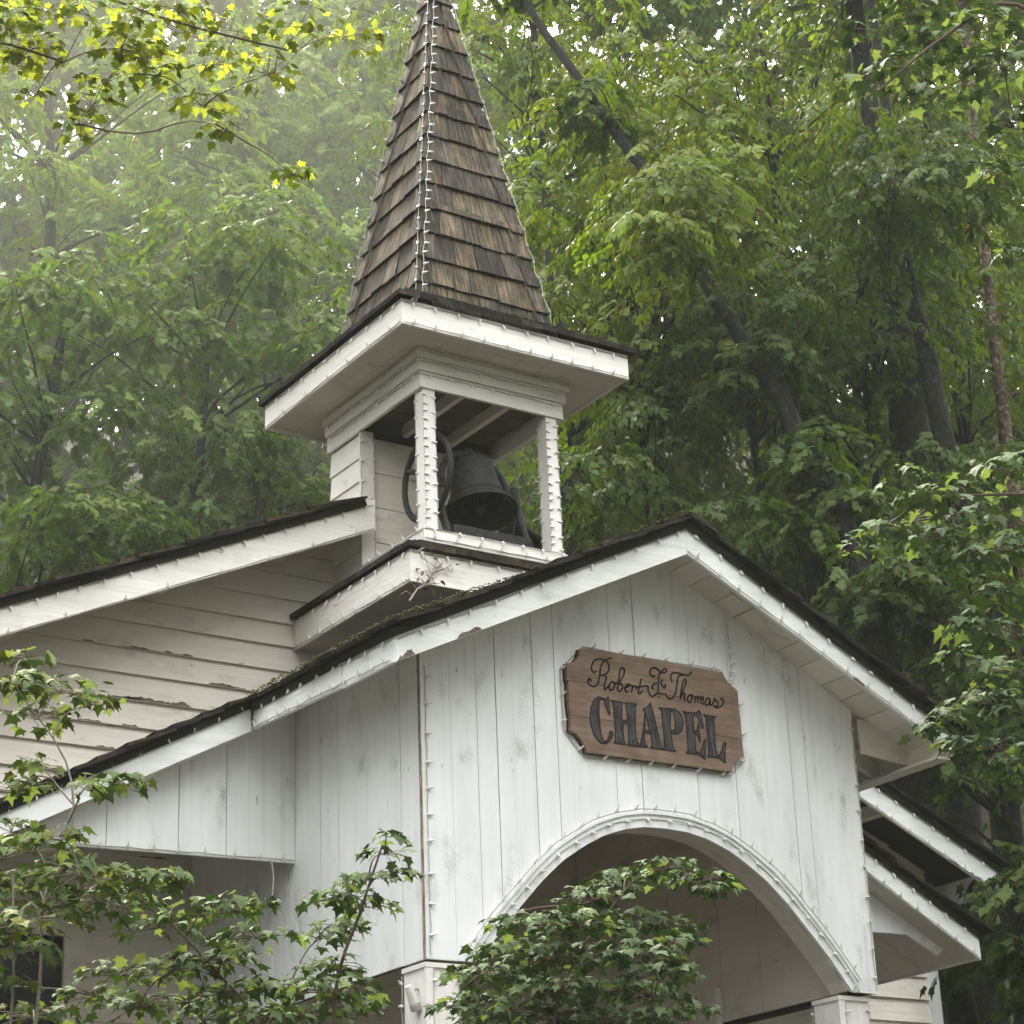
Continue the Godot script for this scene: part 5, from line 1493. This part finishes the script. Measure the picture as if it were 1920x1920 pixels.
	near_tree("young_maple", "dense green maple in front of the porch arch", [A1, A2], PADS_ARCH, 0.060, STAR_LEAF, [dusk, dusk, Color(0.074, 0.114, 0.054), Color(0.092, 0.132, 0.054)], 403, 0.012, 0.7, M.twig, M.leaf_near)
	var R1 := [Vector3(5.2, ground_y(5.2, 4.2), 4.2), Vector3(5.0, -0.5, 4.0), Vector3(4.6, 1.6, 3.6), Vector3(3.9, 2.3, 3.1), Vector3(3.2, 2.65, 2.6), Vector3(2.7, 2.7, 2.25)]
	var R2 := [Vector3(5.0, -0.5, 4.0), Vector3(4.4, 0.6, 3.5), Vector3(3.4, 1.1, 2.8), Vector3(2.9, 1.45, 2.4)]
	var R3 := [Vector3(4.6, 1.6, 3.6), Vector3(4.3, 4.0, 3.4), Vector3(3.8, 5.6, 3.0), Vector3(3.3, 6.3, 2.7), Vector3(2.9, 6.1, 2.4), Vector3(2.5, 5.7, 2.1)]
	near_tree("roadside_maple", "maple reaching in from the right with pale shining leaves", [R1, R2, R3], PADS_RIGHT + PADS_ABOVE_RIGHT, 0.098, STAR_LEAF, [Color(0.075, 0.115, 0.05), Color(0.10, 0.135, 0.07), Color(0.06, 0.095, 0.038)], 404, 0.024, 0.9, M.twig, M.leaf_near, 2.2)
	var T1 := [Vector3(-5.6, ground_y(-5.6, -3.6), -3.6), Vector3(-5.4, 2.0, -3.5), Vector3(-4.9, 6.0, -3.4), Vector3(-3.6, 8.2, -3.2), Vector3(-2.0, 8.3, -2.9), Vector3(-0.8, 7.9, -2.5), Vector3(0.2, 7.6, -2.0)]
	var T2 := [Vector3(-4.9, 6.0, -3.4), Vector3(-3.6, 7.2, -3.3), Vector3(-2.2, 7.6, -3.1), Vector3(-1.4, 7.5, -2.9)]
	near_tree("overhanging_maple", "yellow green maple boughs hanging down at the top left corner", [T1, T2], PADS_ABOVE_LEFT, 0.088, MAPLE_LEAF, [yel * 0.9, yel * 0.7, lime * 0.9, lime * 0.7], 405, 0.026, 1.2, M.twig, M.leaf_gold, 2.6)
	# the wood farther back, one mass of leaves
	var r := RandomNumberGenerator.new()
	r.seed = 77
	var list := []; var colors := []
	for k in 2300:
		var d := r.randf_range(40.0, 56.0)
		var l := r.randf_range(-0.62, 0.5) * d
		var y := r.randf_range(0.30 * d, 0.74 * d)
		var c := Vector3(-6.93 + 0.556 * d + 0.831 * l, y, 11.47 - 0.831 * d + 0.556 * l)
		pad_sprays(list, colors, c, r.randf_range(1.0, 2.0), 16, 1.7, [mid * 1.2, pale, lime * 0.7, mid][r.randi() % 4], 0.2, r)
	var wood := Node3D.new()
	wood.name = "distant_wood"
	add_child(wood)
	tag(wood, "hazy leafy wood on the slope far behind the chapel", "wood", "", "stuff")
	crown_part(wood, "maple", Vector3.ZERO, list, colors, M.leaf)

# the trees that close in the clearing in front of the chapel and keep low light off it
func build_clearing() -> void:
	var r := RandomNumberGenerator.new()
	r.seed = 505
	var list := []; var colors := []
	var stems := new_st()
	for k in 1300:
		var a := deg_to_rad(r.randf_range(-186.0, 112.0))
		var rad := r.randf_range(15.0, 20.0)
		var x := -3.0 + sin(a) * rad; var z := 6.0 + cos(a) * rad
		var c := Vector3(x, r.randf_range(-2.5, 14.5), z)
		pad_sprays(list, colors, c, r.randf_range(1.2, 2.0), 12, 2.0, Color(0.045, 0.08, 0.025), 0.2, r)
		if k % 26 == 0:
			tube(stems, PackedVector3Array([Vector3(x, ground_y(x, z) - 0.2, z), Vector3(x + 0.2, 3.0, z), Vector3(x, 10.0, z + 0.2)]), PackedFloat32Array([0.2, 0.16, 0.05]), 8)
	var wood := part(stems, "clearing_wood", M.bark, self)
	tag(wood, "leafy wood closing in the clearing in front of the chapel", "wood", "", "stuff")
	crown_part_stuff(wood, list, colors)

func crown_part_stuff(parent: Node3D, list: Array, colors: Array) -> void:
	crown_part(parent, "maple", Vector3.ZERO, list, colors, M.leaf)

func build_mist() -> void:
	var f := FogVolume.new()
	f.name = "mist"
	f.shape = RenderingServer.FOG_VOLUME_SHAPE_ELLIPSOID
	f.size = Vector3(22, 26, 15)
	f.position = Vector3(1.5, 14.0, -17.0)
	var m := FogMaterial.new()
	m.density = 0.0085
	m.albedo = Color(0.96, 0.96, 0.88)
	f.material = m
	add_child(f)
	tag(f, "pale mist hanging among the trees at the upper left", "mist", "", "stuff")

func build_dead_vines() -> void:
	var r := RandomNumberGenerator.new()
	r.seed = 9
	for v in [["dried brown vine climbing the belfry skirt's near corner", [Vector3(0.72, 2.80, -1.30), Vector3(0.86, 2.95, -1.42), Vector3(0.95, 3.02, -1.47), Vector3(1.02, 3.10, -1.48), Vector3(1.12, 3.22, -1.485)], 22], ["bare dry vine twigs on the lapped wall above the porch's left eave", [Vector3(-0.30, 2.0, -3.2), Vector3(-0.10, 2.15, -3.28), Vector3(0.10, 2.30, -3.3), Vector3(0.22, 2.42, -3.3), Vector3(0.42, 2.36, -3.3)], 12]]:
		var pts: Array = v[1]
		var t := thing("dead_vine", v[0], "vine", pts[0])
		var st := new_st()
		var p := smooth_path(pts, 4)
		for k in p.size():
			p[k] -= pts[0]
		tube(st, p, PackedFloat32Array([0.009, 0.008, 0.007, 0.006]), 5)
		for k in v[2]:
			var a := p[r.randi_range(2, p.size() - 1)]
			var b := a + Vector3(r.randf_range(-0.16, 0.16), r.randf_range(-0.05, 0.14), r.randf_range(-0.01, 0.03))
			tube(st, PackedVector3Array([a, a.lerp(b, 0.5) + Vector3(0, r.randf_range(-0.02, 0.03), 0), b]), PackedFloat32Array([0.004, 0.003, 0.002]), 4)
		part(st, "stems", M.twig_pale, t)
		var lv := new_st()
		for k in int(v[2] * 0.6):
			var a := p[r.randi_range(4, p.size() - 1)] + Vector3(r.randf_range(-0.1, 0.12), r.randf_range(-0.03, 0.08), r.randf_range(0, 0.03))
			add_leaf(lv, OVAL_LEAF, Transform3D(Basis(Vector3.UP, r.randf() * TAU).scaled(Vector3.ONE * 0.05) * Basis(Vector3.RIGHT, r.randf_range(-1.2, 0.6)), a), Color(1, 1, 1), 0.5)
		part(lv, "withered_leaves", M.twig, t)

# ------------------------------------------------------------------ scene
func _ready() -> void:
	rng.seed = 1234
	var cam := Camera3D.new()
	cam.name = "camera"
	cam.fov = 25.95
	cam.near = 0.1
	cam.far = 400.0
	cam.position = Vector3(-6.928, -2.460, 11.469)
	cam.rotation = Vector3(0.37824703, -0.59021431, -0.04054995)
	add_child(cam)
	cam.current = true
	var env := Environment.new()
	env.background_mode = Environment.BG_SKY
	var sky := Sky.new()
	var sm := ProceduralSkyMaterial.new()
	sm.sky_top_color = Color(0.98, 0.985, 0.985)
	sm.sky_horizon_color = Color(0.68, 0.685, 0.68)
	sm.sky_curve = 0.2
	sm.ground_bottom_color = Color(0.30, 0.29, 0.26)
	sm.ground_horizon_color = Color(0.55, 0.55, 0.52)
	sm.sun_angle_max = 1.0
	sky.sky_material = sm
	env.sky = sky
	env.background_energy_multiplier = 0.7
	env.tonemap_mode = Environment.TONE_MAPPER_LINEAR
	env.tonemap_exposure = 7.2
	env.fog_enabled = true
	env.fog_density = 0.0007
	env.fog_light_color = Color(0.90, 0.92, 0.88)
	env.volumetric_fog_enabled = true
	env.volumetric_fog_density = 0.0
	env.sdfgi_enabled = true
	env.ssao_enabled = true
	env.ssil_enabled = true
	var we := WorldEnvironment.new()
	we.environment = env
	add_child(we)
	var sun := DirectionalLight3D.new()
	sun.name = "sun"
	sun.light_energy = 0.5
	sun.light_angular_distance = 12.0
	sun.light_color = Color(1.0, 0.965, 0.90)
	sun.shadow_enabled = true
	add_child(sun)
	sun.look_at_from_position(Vector3.ZERO, Vector3(-0.08, -0.80, 0.66))
	make_materials()
	print("materials")
	build_ground()
	build_chapel()
	build_wear()
	build_belfry()
	build_spire()
	print("chapel")
	build_bell()
	build_sign()
	build_fittings()
	build_light_strings()
	print("lights")
	build_dead_vines()
	moss_clumps([Vector3(0.42, 2.34, 0.5), Vector3(-0.46, 1.94, 0.5), Vector3(-0.48, 1.94, -0.2), Vector3(-0.48, 1.98, -1.45)], 800, "green moss along the porch's left eave shingles", 0.03)
	moss_clumps([Vector3(1.0, 2.62, 0.49), Vector3(1.86, 3.06, 0.49), Vector3(2.2, 2.86, 0.49)], 500, "dark moss along the porch ridge shingles", 0.03)
	moss_clumps([Vector3(0.80, 5.39, -1.46), Vector3(2.98, 5.39, -1.46)], 300, "pale moss along the steeple cap's front edge", 0.02)
	build_plants()
	build_clearing()
	build_mist()
	print("plants")
